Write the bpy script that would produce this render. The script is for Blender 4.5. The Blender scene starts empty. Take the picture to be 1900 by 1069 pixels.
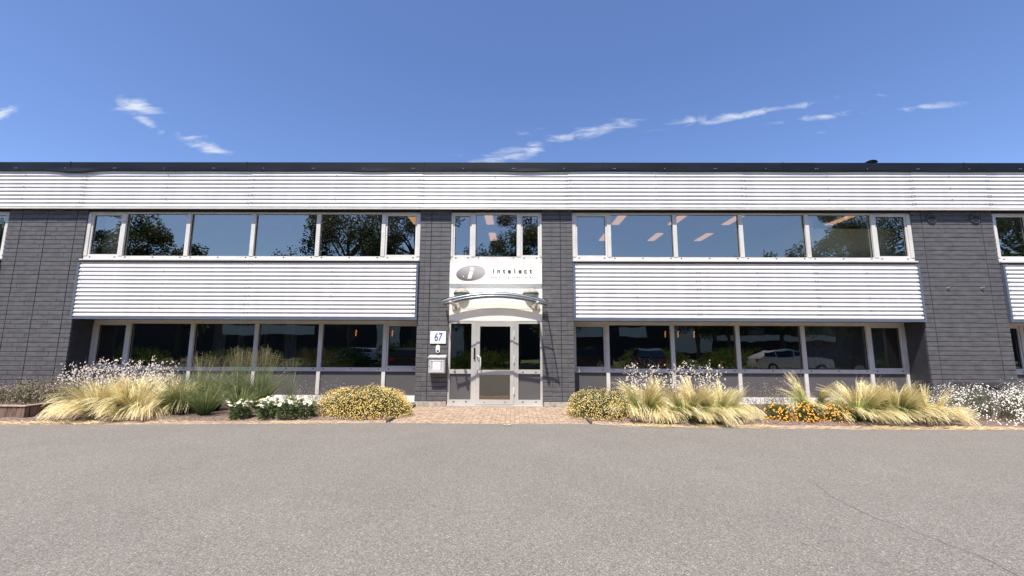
import bpy, math, random
from math import sin, cos, pi, radians, tan
from mathutils import Vector, Matrix
random.seed(7)
SC = bpy.context.scene
COL = SC.collection
R = random.uniform

# ------------------------------------------------------------------ camera
CAM_D = 11.576
cam = bpy.data.cameras.new('camera'); co = bpy.data.objects.new('camera', cam); COL.objects.link(co)
cam.sensor_width = 36; cam.lens = 780 / 1900 * 36; cam.clip_start = 0.05; cam.clip_end = 4000
yaw, pit, rol = radians(-.44), radians(7.893), radians(.244)
F = Vector((sin(yaw)*cos(pit), cos(yaw)*cos(pit), sin(pit))); Rt = Vector((cos(yaw), -sin(yaw), 0)); U = Rt.cross(F)
R2 = Rt*cos(rol) + U*sin(rol); U2 = -Rt*sin(rol) + U*cos(rol)
m = Matrix((R2, U2, -F)).transposed().to_4x4(); m.translation = Vector((0, -CAM_D, 1.6)); co.matrix_world = m
SC.camera = co

# ------------------------------------------------------------------ light
SUN_EL, SUN_AZ = radians(63), radians(19)
sv = Vector((-sin(SUN_AZ)*cos(SUN_EL), -cos(SUN_AZ)*cos(SUN_EL), sin(SUN_EL)))
sl = bpy.data.lights.new('sun', 'SUN'); sl.energy = 5.0; sl.angle = radians(.53); sl.color = (1, .935, .84)
so = bpy.data.objects.new('sun', sl); COL.objects.link(so); so.rotation_euler = sv.to_track_quat('Z', 'Y').to_euler()
W = bpy.data.worlds.new('World'); SC.world = W; W.use_nodes = True
wt = W.node_tree; wn = wt.nodes; wl = wt.links; wn.clear()
sky = wn.new('ShaderNodeTexSky'); sky.sky_type = 'NISHITA'; sky.sun_disc = False
sky.sun_elevation = SUN_EL; sky.sun_rotation = pi + SUN_AZ; sky.altitude = 10; sky.air_density = 1.0; sky.dust_density = .6; sky.ozone_density = 1.6
bg = wn.new('ShaderNodeBackground'); bg.inputs[1].default_value = .14
wo = wn.new('ShaderNodeOutputWorld'); wl.new(bg.outputs[0], wo.inputs[0])
geo = wn.new('ShaderNodeTexCoord')
sep = wn.new('ShaderNodeSeparateXYZ'); wl.new(geo.outputs['Generated'], sep.inputs[0])
def wmath(op, a, b=None, clamp=False):
    n = wn.new('ShaderNodeMath'); n.operation = op; n.use_clamp = clamp
    for i, v in enumerate((a, b)):
        if v is None: continue
        if isinstance(v, (int, float)): n.inputs[i].default_value = v
        else: wl.new(v, n.inputs[i])
    return n.outputs[0]
ay = wmath('ABSOLUTE', sep.outputs[1]); ay = wmath('MAXIMUM', ay, .02)
sgn = wmath('SIGN', sep.outputs[1])
cu = wmath('DIVIDE', sep.outputs[0], ay); cv = wmath('DIVIDE', sep.outputs[2], ay)
cw = wmath('MULTIPLY', sgn, 5)
comb = wn.new('ShaderNodeCombineXYZ'); wl.new(cu, comb.inputs[0]); wl.new(cv, comb.inputs[1]); wl.new(cw, comb.inputs[2])
# wisps of cloud: (tan azimuth, tan elevation, half length, half height, tilt deg, density, in front?)
def tv(px, py):
    d = F*780 + R2*(px-950) + U2*(534.5-py); return d.x/d.y, d.z/d.y
CL = []
for px, py, a, b, t, k in [(250, 197, 66, 22, -12, 1.0), (272, 226, 46, 14, -32, .95), (380, 270, 70, 20, -22, 1.0), (8, 207, 36, 20, 25, 1.0),
        (1095, 244, 160, 18, 14, .85), (925, 290, 125, 20, 10, .95), (985, 278, 50, 22, 25, .9), (1390, 212, 195, 11, 10, .9), (1280, 224, 70, 14, 6, .7), (1530, 216, 120, 10, 8, .75),
        (1720, 198, 90, 10, 6, .68), (1515, 252, 34, 14, 40, .5), (1636, 177, 22, 10, 5, .55), (1575, 194, 28, 7, 5, .5), (985, 245, 70, 14, 20, .45)]:
    u, v = tv(px, py); s = 1/780*1.08
    CL.append((u, v, a*s*(1+u*u*.3), b*s*1.12, t, k, 5))
CL += [(-.16, .33, .1, .07, 20, .6, -5), (.5, .37, .2, .05, 15, .4, -5), (-.9, .36, .25, .04, 10, .4, -5)]
nz = wn.new('ShaderNodeTexNoise'); nz.inputs['Scale'].default_value = 20; nz.inputs['Detail'].default_value = 8; nz.inputs['Roughness'].default_value = .62; nz.inputs['Distortion'].default_value = .9
mpn = wn.new('ShaderNodeMapping'); mpn.inputs['Rotation'].default_value = (0, 0, radians(-12)); mpn.inputs['Scale'].default_value = (.6, 2.2, 1); wl.new(comb.outputs[0], mpn.inputs[0]); wl.new(mpn.outputs[0], nz.inputs[0])
tot = None
for (u, v, a, b, t, k, w) in CL:
    sb = wn.new('ShaderNodeVectorMath'); sb.operation = 'SUBTRACT'; sb.inputs[1].default_value = (u, v, w); wl.new(comb.outputs[0], sb.inputs[0])
    mp = wn.new('ShaderNodeMapping'); mp.vector_type = 'TEXTURE'; mp.inputs['Rotation'].default_value = (0, 0, radians(t)); mp.inputs['Scale'].default_value = (a, b, 1)
    wl.new(sb.outputs[0], mp.inputs[0])
    ln = wn.new('ShaderNodeVectorMath'); ln.operation = 'LENGTH'; wl.new(mp.outputs[0], ln.inputs[0])
    mr = wn.new('ShaderNodeMapRange'); mr.interpolation_type = 'SMOOTHSTEP'; mr.inputs[1].default_value = 1.25; mr.inputs[2].default_value = .0; mr.inputs[3].default_value = 0; mr.inputs[4].default_value = k
    wl.new(ln.outputs['Value'], mr.inputs[0])
    tot = mr.outputs[0] if tot is None else wmath('MAXIMUM', tot, mr.outputs[0])
nn = wn.new('ShaderNodeMapRange'); nn.inputs[1].default_value = .36; nn.inputs[2].default_value = .72; nn.inputs[3].default_value = -.75; nn.inputs[4].default_value = 1.0; wl.new(nz.outputs[0], nn.inputs[0])
pre = wmath('ADD', wmath('MULTIPLY', tot, 1.35), wmath('MULTIPLY', nn.outputs[0], .74)); cl = wmath('SUBTRACT', pre, .55, True)
cl = wmath('MULTIPLY', cl, wmath('MULTIPLY', tot, 1.05, True), True)
mix = wn.new('ShaderNodeMix'); mix.data_type = 'RGBA'; wl.new(cl, mix.inputs[0])
tint = wn.new('ShaderNodeMix'); tint.data_type = 'RGBA'; tint.blend_type = 'MULTIPLY'; tint.inputs[0].default_value = 1; tint.inputs[7].default_value = (.66, .73, .94, 1)
wl.new(sky.outputs[0], tint.inputs[6]); wl.new(tint.outputs[2], mix.inputs[6]); mix.inputs[7].default_value = (3.6, 3.9, 4.6, 1)
wl.new(mix.outputs[2], bg.inputs[0])
SC.view_settings.view_transform = 'Standard'; SC.view_settings.look = 'None'; SC.view_settings.exposure = .58; SC.view_settings.gamma = 1
SC.render.engine = 'CYCLES'

# ------------------------------------------------------------------ materials
MATS = {}
def newmat(name):
    mt = bpy.data.materials.new(name); mt.use_nodes = True; MATS[name] = mt
    return mt, mt.node_tree.nodes, mt.node_tree.links, mt.node_tree.nodes['Principled BSDF']
def P(name, col, rough=.6, metal=0, var=.0, vscale=3, bump=0, bscale=60, spec=.5, vcol=None, emit=None, stretch=(1, 1, 1)):
    mt, n, l, b = newmat(name)
    b.inputs['Base Color'].default_value = (*col, 1); b.inputs['Roughness'].default_value = rough; b.inputs['Metallic'].default_value = metal
    b.inputs['Specular IOR Level'].default_value = spec
    if emit: b.inputs['Emission Color'].default_value = (*emit[0], 1); b.inputs['Emission Strength'].default_value = emit[1]
    if var or bump:
        g = n.new('ShaderNodeNewGeometry'); mp = n.new('ShaderNodeMapping'); mp.inputs['Scale'].default_value = stretch; l.new(g.outputs['Position'], mp.inputs[0])
    if var:
        t = n.new('ShaderNodeTexNoise'); t.inputs['Scale'].default_value = vscale; t.inputs['Detail'].default_value = 6; l.new(mp.outputs[0], t.inputs[0])
        cr = n.new('ShaderNodeValToRGB'); c2 = vcol or tuple(c*(1-var) for c in col)
        cr.color_ramp.elements[0].position = .36; cr.color_ramp.elements[1].position = .66
        cr.color_ramp.elements[0].color = (*c2, 1); cr.color_ramp.elements[1].color = (*[min(1, c*(1+var*.4)) for c in col], 1)
        l.new(t.outputs[0], cr.inputs[0]); l.new(cr.outputs[0], b.inputs['Base Color'])
    if bump:
        t2 = n.new('ShaderNodeTexNoise'); t2.inputs['Scale'].default_value = bscale; t2.inputs['Detail'].default_value = 5; l.new(mp.outputs[0], t2.inputs[0])
        bp = n.new('ShaderNodeBump'); bp.inputs['Strength'].default_value = bump; bp.inputs['Distance'].default_value = .01; l.new(t2.outputs[0], bp.inputs['Height']); l.new(bp.outputs[0], b.inputs['Normal'])
    return mt
P('white_metal', (.74, .725, .70), .38, 0, .09, 1.2, .05, 8, stretch=(3, 1, .35))
P('door_metal', (.53, .505, .465), .42, .1, .10, 2.5, .04, 30)
P('frame_metal', (.67, .645, .60), .45, 0, .10, 2.5, .04, 30)
P('white_panel', (.84, .83, .80), .5, 0, .05, 1.5)
P('sign_white', (.87, .86, .83), .35, 0, .04, 2.0, vcol=(.84, .80, .72))
P('blue_trim', (.16, .19, .25), .3, .3, .1, 4)
P('coping_metal', (.010, .012, .018), .5, 0, .35, 1.1, .06, 4, spec=.22, stretch=(1, 1, 3))
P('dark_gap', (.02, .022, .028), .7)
P('brick_paint', (.112, .109, .112), .62, 0, .26, 5, .45, 90, stretch=(.7, 1, 2.2))
P('mortar_dark', (.03, .031, .038), .9)
P('infill_grey', (.105, .101, .104), .45, 0, .07, 2, .02, 20)
P('reveal_shade', (.05, .051, .058), .6, 0, .2, 3, .1, 50)  # pier sides coloured darker than the brick to deepen the recess shade
P('soffit', (.25, .24, .22), .8)
P('steel', (.52, .53, .55), .3, .8, .1, 20)
P('steel_blue', (.36, .41, .48), .28, .7, .1, 8)
P('lamp_beige', (.38, .35, .29), .75, 0, .35, 22, .2, 90)
P('lamp_grey', (.24, .26, .23), .5, 0, .1, 20)
P('arm_stone', (.56, .51, .46), .6, 0, .25, 25)
P('black', (.012, .012, .014), .4)
P('letter_dark', (.035, .033, .038), .5)
P('letter_grey', (.3, .29, .29), .5)
P('logo_body', (.26, .235, .24), .35, .3, .45, 1.1, vcol=(.20, .18, .19))
P('logo_fleck', (.8, .78, .7), .5)
P('digit_blue', (.05, .09, .30), .5)
P('plate_white', (.80, .81, .82), .4, 0, .04, 8)
P('plastic_white', (.78, .77, .76), .35)
P('mail_metal', (.60, .585, .565), .35, .25, .12, 18)
P('paper', (.86, .86, .86), .7)
P('timber', (.205, .135, .10), .85, 0, .45, 6, .5, 25, stretch=(4, 4, .5))
P('timber_top', (.42, .32, .23), .85, 0, .35, 6, .4, 30)
P('edge_dark', (.12, .10, .085), .9, 0, .4, 12)
P('soil', (.215, .15, .115), .95, 0, .6, 26, 1.0, 60, vcol=(.09, .062, .05))
P('ground', (.16, .155, .13), .95, 0, .3, 1.0, .4, 30)
P('roof_felt', (.10, .10, .10), .9, 0, .2, 2)
P('interior_wall', (.60, .57, .52), .8)
P('interior_beige', (.85, .74, .48), .8)
P('interior_floor', (.16, .15, .14), .7)
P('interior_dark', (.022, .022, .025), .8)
P('ceil_lamp', (.8, .6, .4), .5, emit=((1.0, .52, .22), .48))
P('filament', (.9, .5, .2), .5, emit=((1.0, .32, .09), 2.2))
P('bark', (.10, .08, .06), .9, 0, .3, 6)
P('car_silver', (.52, .54, .56), .25, .5); P('car_black', (.02, .022, .028), .2); P('car_blue', (.04, .06, .10), .2, .3); P('car_white', (.75, .76, .77), .25)
P('car_glass', (.01, .012, .015), .05); P('tyre', (.02, .02, .02), .9); P('rim', (.4, .4, .42), .3, .8); P('light_lens', (.8, .8, .82), .1); P('tail_lens', (.4, .02, .02), .2)
P('far_wall', (.035, .035, .045), .8); P('far_panel', (.72, .74, .78), .6); P('far_glass', (.03, .035, .045), .1)
P('dry_leaf', (.62, .48, .28), .8); P('daisy_white', (.86, .85, .76), .6); P('daisy_centre', (.55, .42, .05), .7)
P('gaura_petal', (.80, .73, .64), .6); P('yellow_petal', (.66, .42, .07), .6); P('cream_petal', (.74, .60, .27), .6); P('orange_petal', (.82, .36, .03), .6); P('purple_bit', (.25, .18, .18), .7)

def uvramp(name, stops, rough=.6, var=.3, trans=.25):
    mt, n, l, b = newmat(name)
    uv = n.new('ShaderNodeUVMap'); s = n.new('ShaderNodeSeparateXYZ'); l.new(uv.outputs[0], s.inputs[0])
    cr = n.new('ShaderNodeValToRGB'); el = cr.color_ramp.elements
    el[0].position, el[0].color = stops[0][0], (*stops[0][1], 1); el[1].position, el[1].color = stops[-1][0], (*stops[-1][1], 1)
    for p_, c in stops[1:-1]:
        e = el.new(p_); e.color = (*c, 1)
    ad = n.new('ShaderNodeMath'); ad.operation = 'MULTIPLY_ADD'; ad.inputs[1].default_value = .3; l.new(s.outputs[0], ad.inputs[0])
    sb = n.new('ShaderNodeMath'); sb.operation = 'SUBTRACT'; sb.inputs[1].default_value = .15; l.new(s.outputs[1], ad.inputs[2]); l.new(ad.outputs[0], sb.inputs[0]); l.new(sb.outputs[0], cr.inputs[0])
    h = n.new('ShaderNodeHueSaturation'); mr = n.new('ShaderNodeMapRange'); mr.inputs[3].default_value = 1-var; mr.inputs[4].default_value = 1+var*.5
    wv = n.new('ShaderNodeMath'); wv.operation = 'FRACT'; mu = n.new('ShaderNodeMath'); mu.operation = 'MULTIPLY'; mu.inputs[1].default_value = 17.3
    l.new(s.outputs[0], mu.inputs[0]); l.new(mu.outputs[0], wv.inputs[0]); l.new(wv.outputs[0], mr.inputs[0]); l.new(mr.outputs[0], h.inputs['Value']); l.new(cr.outputs[0], h.inputs['Color']); l.new(h.outputs[0], b.inputs['Base Color'])
    b.inputs['Roughness'].default_value = rough; b.inputs['Specular IOR Level'].default_value = .25
    tr = n.new('ShaderNodeBsdfTranslucent'); l.new(h.outputs[0], tr.inputs[0]); mx = n.new('ShaderNodeMixShader'); mx.inputs[0].default_value = trans
    out = n['Material Output']; l.new(b.outputs[0], mx.inputs[1]); l.new(tr.outputs[0], mx.inputs[2]); l.new(mx.outputs[0], out.inputs[0])
    return mt
uvramp('stipa', [(0, (.10, .16, .025)), (.34, (.22, .28, .06)), (.50, (.62, .51, .20)), (.66, (.86, .70, .34)), (1, (.93, .81, .50))], var=.3)
uvramp('stipa_green', [(0, (.08, .15, .02)), (.42, (.20, .29, .05)), (.60, (.58, .52, .20)), (1, (.92, .79, .47))], var=.3)
uvramp('switchgrass', [(0, (.055, .095, .025)), (.5, (.15, .20, .065)), (1, (.40, .40, .19))], var=.4)
uvramp('panicle', [(0, (.13, .09, .07)), (1, (.28, .21, .14))], var=.4)
uvramp('stem', [(0, (.10, .11, .05)), (1, (.22, .14, .11))], var=.3)
uvramp('leaf_dark', [(0, (.055, .085, .03)), (1, (.15, .19, .065))], var=.4)
uvramp('leaf_olive', [(0, (.09, .11, .04)), (1, (.22, .23, .10))], var=.4)
uvramp('leaf_grey', [(0, (.10, .11, .065)), (1, (.22, .21, .13))], var=.4)
uvramp('heather_leaf', [(0, (.11, .13, .045)), (.6, (.21, .20, .09)), (1, (.27, .20, .16))], var=.4)
uvramp('tree_leaf', [(0, (.035, .055, .015)), (1, (.085, .12, .03))], var=.4, trans=.3)
uvramp('hedge_leaf', [(0, (.08, .12, .025)), (1, (.22, .28, .07))], var=.4)

def glass(name, refl, tcol, wave=.15):
    mt, n, l, b = newmat(name); n.remove(b)
    t = n.new('ShaderNodeBsdfTransparent'); t.inputs[0].default_value = (*tcol, 1); g = n.new('ShaderNodeBsdfGlossy'); g.inputs['Roughness'].default_value = .0; g.inputs[0].default_value = (.96, .95, .84, 1)
    fr = n.new('ShaderNodeLayerWeight'); fr.inputs[0].default_value = .25; mr = n.new('ShaderNodeMapRange'); mr.inputs[3].default_value = refl; mr.inputs[4].default_value = 1; l.new(fr.outputs['Fresnel'], mr.inputs[0])
    mx = n.new('ShaderNodeMixShader'); l.new(mr.outputs[0], mx.inputs[0]); l.new(t.outputs[0], mx.inputs[1]); l.new(g.outputs[0], mx.inputs[2]); l.new(mx.outputs[0], n['Material Output'].inputs[0])
    ge = n.new('ShaderNodeNewGeometry'); nz_ = n.new('ShaderNodeTexNoise'); nz_.inputs['Scale'].default_value = 1.6; nz_.inputs['Detail'].default_value = 1; l.new(ge.outputs['Position'], nz_.inputs[0])
    bp = n.new('ShaderNodeBump'); bp.inputs['Strength'].default_value = wave; bp.inputs['Distance'].default_value = .012; l.new(nz_.outputs[0], bp.inputs['Height']); l.new(bp.outputs[0], g.inputs['Normal'])
glass('glass_upper', .31, (.92, .93, .90))
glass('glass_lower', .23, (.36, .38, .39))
glass('glass_canopy', .03, (.95, .965, .97), 0)

# asphalt
mt, n, l, b = newmat('asphalt')
g = n.new('ShaderNodeNewGeometry')
def ntex(sc, det=4, kind='ShaderNodeTexNoise'):
    t = n.new(kind); t.inputs['Scale'].default_value = sc
    if kind == 'ShaderNodeTexNoise': t.inputs['Detail'].default_value = det
    l.new(g.outputs['Position'], t.inputs[0]); return t
vo = ntex(125, kind='ShaderNodeTexVoronoi'); vo2 = ntex(88, kind='ShaderNodeTexVoronoi'); nb = ntex(.45, 5); nf = ntex(1.7, 2)
sx = n.new('ShaderNodeSeparateXYZ'); l.new(vo.outputs['Color'], sx.inputs[0]); sx2 = n.new('ShaderNodeSeparateXYZ'); l.new(vo2.outputs['Color'], sx2.inputs[0])
cr = n.new('ShaderNodeValToRGB'); e = cr.color_ramp.elements
e[0].position = 0; e[0].color = (.088, .079, .068, 1); e[1].position = 1; e[1].color = (.42, .39, .345, 1)
for p_, c in ((.35, (.155, .141, .122)), (.65, (.208, .191, .170)), (.85, (.275, .255, .228))):
    q = e.new(p_); q.color = (*c, 1)
av = n.new('ShaderNodeMath'); av.operation = 'MULTIPLY_ADD'; av.inputs[1].default_value = .62; l.new(sx.outputs[0], av.inputs[0])
a2 = n.new('ShaderNodeMath'); a2.operation = 'MULTIPLY'; a2.inputs[1].default_value = .38; l.new(sx2.outputs[1], a2.inputs[0]); l.new(a2.outputs[0], av.inputs[2]); l.new(av.outputs[0], cr.inputs[0])
def mixc(fac, a, bcol, mode='MULTIPLY'):
    mx = n.new('ShaderNodeMix'); mx.data_type = 'RGBA'; mx.blend_type = mode
    if isinstance(fac, float): mx.inputs[0].default_value = fac
    else: l.new(fac, mx.inputs[0])
    l.new(a, mx.inputs[6])
    if isinstance(bcol, tuple): mx.inputs[7].default_value = (*bcol, 1)
    else: l.new(bcol, mx.inputs[7])
    return mx.outputs[2]
def ramp(src, p0, c0, p1, c1):
    r_ = n.new('ShaderNodeValToRGB'); r_.color_ramp.elements[0].position = p0; r_.color_ramp.elements[1].position = p1; r_.color_ramp.elements[0].color = (*c0, 1); r_.color_ramp.elements[1].color = (*c1, 1); l.new(src, r_.inputs[0]); return r_.outputs[0]
c = mixc(1.0, cr.outputs[0], ramp(nb.outputs[0], .35, (.95, .945, .94), .68, (1.03, 1.025, 1.02)))
c = mixc(1.0, c, ramp(nf.outputs[0], .35, (.97, .97, .97), .65, (1.02, 1.02, 1.02)))
l.new(c, b.inputs['Base Color']); b.inputs['Roughness'].default_value = .88; b.inputs['Specular IOR Level'].default_value = .3
bp = n.new('ShaderNodeBump'); bp.inputs['Strength'].default_value = .4; bp.inputs['Distance'].default_value = .004; l.new(vo.outputs['Distance'], bp.inputs['Height']); l.new(bp.outputs[0], b.inputs['Normal'])
# pavers
mt, n, l, b = newmat('pavers')
g = n.new('ShaderNodeNewGeometry'); br = n.new('ShaderNodeTexBrick'); l.new(g.outputs['Position'], br.inputs[0])
br.inputs['Scale'].default_value = 1; br.inputs['Brick Width'].default_value = .21; br.inputs['Row Height'].default_value = .105; br.inputs['Mortar Size'].default_value = .009; br.inputs['Mortar Smooth'].default_value = .3
br.inputs['Color1'].default_value = (.46, .355, .265, 1); br.inputs['Color2'].default_value = (.34, .245, .18, 1); br.inputs['Mortar'].default_value = (.15, .11, .085, 1)
nf = ntex(9, 6); nb = ntex(30, 5)
c = mixc(.8, br.outputs[0], ramp(nf.outputs[0], .36, (.55, .55, .55), .62, (1.3, 1.22, 1.1)))
c = mixc(ramp(nb.outputs[0], .60, (0, 0, 0), .68, (.6, .6, .6)), c, (.60, .46, .30), 'MIX')
l.new(c, b.inputs['Base Color']); b.inputs['Roughness'].default_value = .9
bp = n.new('ShaderNodeBump'); bp.invert = True; bp.inputs['Strength'].default_value = .7; bp.inputs['Distance'].default_value = .01; l.new(br.outputs['Fac'], bp.inputs['Height']); l.new(bp.outputs[0], b.inputs['Normal'])
# edging strip: pale sandy with dry blown grass
mt, n, l, b = newmat('edging')
g = n.new('ShaderNodeNewGeometry'); nf = ntex(7, 7); nb = ntex(45, 5)
c = ramp(nf.outputs[0], .36, (.20, .14, .105), .66, (.50, .39, .26)); c = mixc(.7, c, ramp(nb.outputs[0], .35, (.6, .6, .6), .65, (1.2, 1.2, 1.2)))
l.new(c, b.inputs['Base Color']); b.inputs['Roughness'].default_value = .95
M = MATS
mt = M['logo_body']; n = mt.node_tree.nodes; l = mt.node_tree.links; b = n['Principled BSDF']
g = n.new('ShaderNodeTexCoord'); sx = n.new('ShaderNodeSeparateXYZ'); l.new(g.outputs['Generated'], sx.inputs[0])
ma = n.new('ShaderNodeMath'); ma.operation = 'MULTIPLY_ADD'; ma.inputs[1].default_value = .45; l.new(sx.outputs[0], ma.inputs[0]); l.new(sx.outputs[2], ma.inputs[2])
l.new(ramp(ma.outputs[0], .15, (.15, .12, .12), 1.25, (.62, .57, .54)), b.inputs['Base Color'])

# ------------------------------------------------------------------ mesh helpers
class MB:
    def __init__(s): s.v = []; s.f = []; s.mi = []; s.uv = []; s.m = 0; s.hasuv = False
    def face(s, idx, uvs=None):
        s.f.append(idx); s.mi.append(s.m); s.uv.append(uvs)
        if uvs: s.hasuv = True
    def poly(s, pts, uvs=None):
        k = len(s.v); s.v += [tuple(p) for p in pts]; s.face(tuple(range(k, k+len(pts))), uvs)
    def box(s, x0, x1, y0, y1, z0, z1):
        k = len(s.v); s.v += [(x0, y0, z0), (x1, y0, z0), (x1, y1, z0), (x0, y1, z0), (x0, y0, z1), (x1, y0, z1), (x1, y1, z1), (x0, y1, z1)]
        for q in ((0, 3, 2, 1), (4, 5, 6, 7), (0, 1, 5, 4), (1, 2, 6, 5), (2, 3, 7, 6), (3, 0, 4, 7)): s.face(tuple(k+i for i in q))
        return s
    def rot_box(s, c, d, mat):
        k = len(s.v)
        for z in (-1, 1):
            for x, y in ((-1, -1), (1, -1), (1, 1), (-1, 1)):
                s.v.append(tuple(Vector(c) + mat @ Vector((x*d[0], y*d[1], z*d[2]))))
        for q in ((0, 3, 2, 1), (4, 5, 6, 7), (0, 1, 5, 4), (1, 2, 6, 5), (2, 3, 7, 6), (3, 0, 4, 7)): s.face(tuple(k+i for i in q))
    def brick(s, x0, x1, y0, y1, z0, z1, c=.006, e=.0025):   # front face towards -Y with chamfered rim
        k = len(s.v)
        s.v += [(x0, y1, z0), (x1, y1, z0), (x1, y1, z1), (x0, y1, z1), (x0, y0+c, z0), (x1, y0+c, z0), (x1, y0+c, z1), (x0, y0+c, z1),
                (x0+e, y0, z0+c), (x1-e, y0, z0+c), (x1-e, y0, z1-c), (x0+e, y0, z1-c)]
        for q in ((8, 9, 10, 11), (4, 5, 9, 8), (5, 6, 10, 9), (6, 7, 11, 10), (7, 4, 8, 11), (0, 1, 5, 4), (1, 2, 6, 5), (2, 3, 7, 6), (3, 0, 4, 7)): s.face(tuple(k+i for i in q))
    def tube(s, pts, r, n=8, cap=True):
        pts = [Vector(p) for p in pts]; k = len(s.v); rr = r if isinstance(r, (list, tuple)) else [r]*len(pts)
        up = Vector((0, 0, 1)); prev = None
        for i, p in enumerate(pts):
            t = (pts[min(i+1, len(pts)-1)] - pts[max(i-1, 0)]).normalized()
            a = (prev or (up if abs(t.z) < .9 else Vector((1, 0, 0)))); a = (a - t*a.dot(t)).normalized(); prev = a; bb = t.cross(a)
            for j in range(n): an = 2*pi*j/n; s.v.append(tuple(p + (a*cos(an) + bb*sin(an))*rr[i]))
        for i in range(len(pts)-1):
            for j in range(n): s.face((k+i*n+j, k+i*n+(j+1) % n, k+(i+1)*n+(j+1) % n, k+(i+1)*n+j))
        if cap: s.face(tuple(k+j for j in range(n))[::-1]); s.face(tuple(k+(len(pts)-1)*n+j for j in range(n)))
    def ribbon(s, pts, w0, side, u, tip=.25, v0=0, v1=1):
        k = len(s.v); N = len(pts)
        for i, p in enumerate(pts):
            t = i/(N-1); w = w0*(1 - (1-tip)*t)*.5
            s.v.append((p[0]-side[0]*w, p[1]-side[1]*w, p[2]-side[2]*w)); s.v.append((p[0]+side[0]*w, p[1]+side[1]*w, p[2]+side[2]*w))
        for i in range(N-1):
            a = v0+(v1-v0)*i/(N-1); b_ = v0+(v1-v0)*(i+1)/(N-1)
            s.face((k+2*i, k+2*i+1, k+2*i+3, k+2*i+2), ((u, a), (u, a), (u, b_), (u, b_)))
    def leaf(s, c, L, w, d, nrm, u, v):
        c = Vector(c); d = Vector(d).normalized(); sd = d.cross(Vector(nrm)); sd = sd.normalized() if sd.length > 1e-4 else Vector((1, 0, 0))
        s.poly([c, c+d*L*.5+sd*w*.5, c+d*L, c+d*L*.5-sd*w*.5], ((u, v),)*4)
    def disc(s, c, r, nrm, n=6, dome=0, u=0, v=0):
        c = Vector(c); nrm = Vector(nrm).normalized(); a = nrm.orthogonal().normalized(); b_ = nrm.cross(a)
        if dome:
            k = len(s.v); s.v.append(tuple(c+nrm*dome))
            for j in range(n): s.v.append(tuple(c+(a*cos(2*pi*j/n)+b_*sin(2*pi*j/n))*r))
            for j in range(n): s.face((k, k+1+j, k+1+(j+1) % n), ((u, v),)*3)
        else: s.poly([c+(a*cos(2*pi*j/n)+b_*sin(2*pi*j/n))*r for j in range(n)], ((u, v),)*n)
    def build(s, name, mats, parent=None, smooth=False, loc=None):
        me = bpy.data.meshes.new(name); me.from_pydata(s.v, [], s.f)
        mats = mats if isinstance(mats, (list, tuple)) else [mats]
        for q in mats: me.materials.append(M[q])
        me.polygons.foreach_set('material_index', s.mi)
        if s.hasuv:
            ul = me.uv_layers.new(name='UVMap'); arr = []
            for f_, q in zip(s.f, s.uv):
                for i in range(len(f_)): arr += (q[i] if q else (0, 0))
            ul.data.foreach_set('uv', arr)
        if smooth: me.polygons.foreach_set('use_smooth', [True]*len(me.polygons))
        me.update(); o = bpy.data.objects.new(name, me); COL.objects.link(o)
        if parent: o.parent = parent
        if loc: o.location = loc
        return o
def empty(name, loc=(0, 0, 0), rz=0):
    o = bpy.data.objects.new(name, None); COL.objects.link(o); o.location = loc; o.rotation_euler = (0, 0, rz); o.empty_display_size = .2; return o
def tag(o, label, cat, group=None):
    o['label'] = label; o['category'] = cat
    if group: o['group'] = group
    return o
def st(o, kind='structure'): o['kind'] = kind; return o
def copy_tree(o, parent=None):
    c = o.copy(); COL.objects.link(c); c.parent = parent
    for ch in list(o.children): copy_tree(ch, c)
    return c
def text(name, body, size, mat, loc, parent=None, space=1.0, base=False, shear=0, xs=1, depth=.004, offset=0):
    cu_ = bpy.data.curves.new(name, 'FONT'); cu_.body = body; cu_.size = size; cu_.space_character = space; cu_.shear = shear; cu_.extrude = depth; cu_.align_x = 'CENTER'; cu_.align_y = 'BOTTOM_BASELINE' if base else 'CENTER'; cu_.offset = offset; cu_.resolution_u = 4
    t = bpy.data.objects.new(name, cu_); COL.objects.link(t); bpy.context.view_layer.update()
    me = bpy.data.meshes.new_from_object(t.evaluated_get(bpy.context.evaluated_depsgraph_get())); bpy.data.objects.remove(t); bpy.data.curves.remove(cu_)
    rm = Matrix.Rotation(pi/2, 4, 'X') @ Matrix.Diagonal((xs, 1, 1, 1)); me.transform(rm); me.materials.clear(); me.materials.append(M[mat]); me.name = name
    o = bpy.data.objects.new(name, me); COL.objects.link(o); o.location = loc
    if parent: o.parent = parent
    return o

# ------------------------------------------------------------------ ground
b_ = MB(); b_.box(-600, 600, -600, 600, -.5, -.06); st(b_.build('ground', 'ground'))
EDGE = [(-40, -2.95), (-14, -2.98), (-10.2, -2.95), (-9.2, -2.90), (-5.1, -2.66), (-2.55, -2.50), (1.65, -2.50), (2.6, -2.70), (3.7, -2.82), (6.8, -2.93), (10.2, -2.9), (40, -3.0)]
b_ = MB()
pts = []
for (x0, y0), (x1, y1) in zip(EDGE[:-1], EDGE[1:]):
    nseg = max(1, int((x1-x0)/.16)) if -15 < x0 < 12 else 1
    for i in range(nseg): t = i/nseg; pts.append((x0+(x1-x0)*t, y0+(y1-y0)*t + (R(-.022, .022) if nseg > 1 else 0)))
pts.append(EDGE[-1])
for (x0, y0), (x1, y1) in zip(pts[:-1], pts[1:]): b_.poly([(x0, -17, 0), (x1, -17, 0), (x1, y1, 0), (x0, y0, 0)])
st(b_.build('road', 'asphalt'))
b_ = MB()
for xa, xb in ((-30, -2.70), (1.62, 30)): b_.box(xa, xb, -3.2, .62, -.05, -.012)
st(b_.build('edging_strip', 'pavers'))
b_ = MB()
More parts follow.
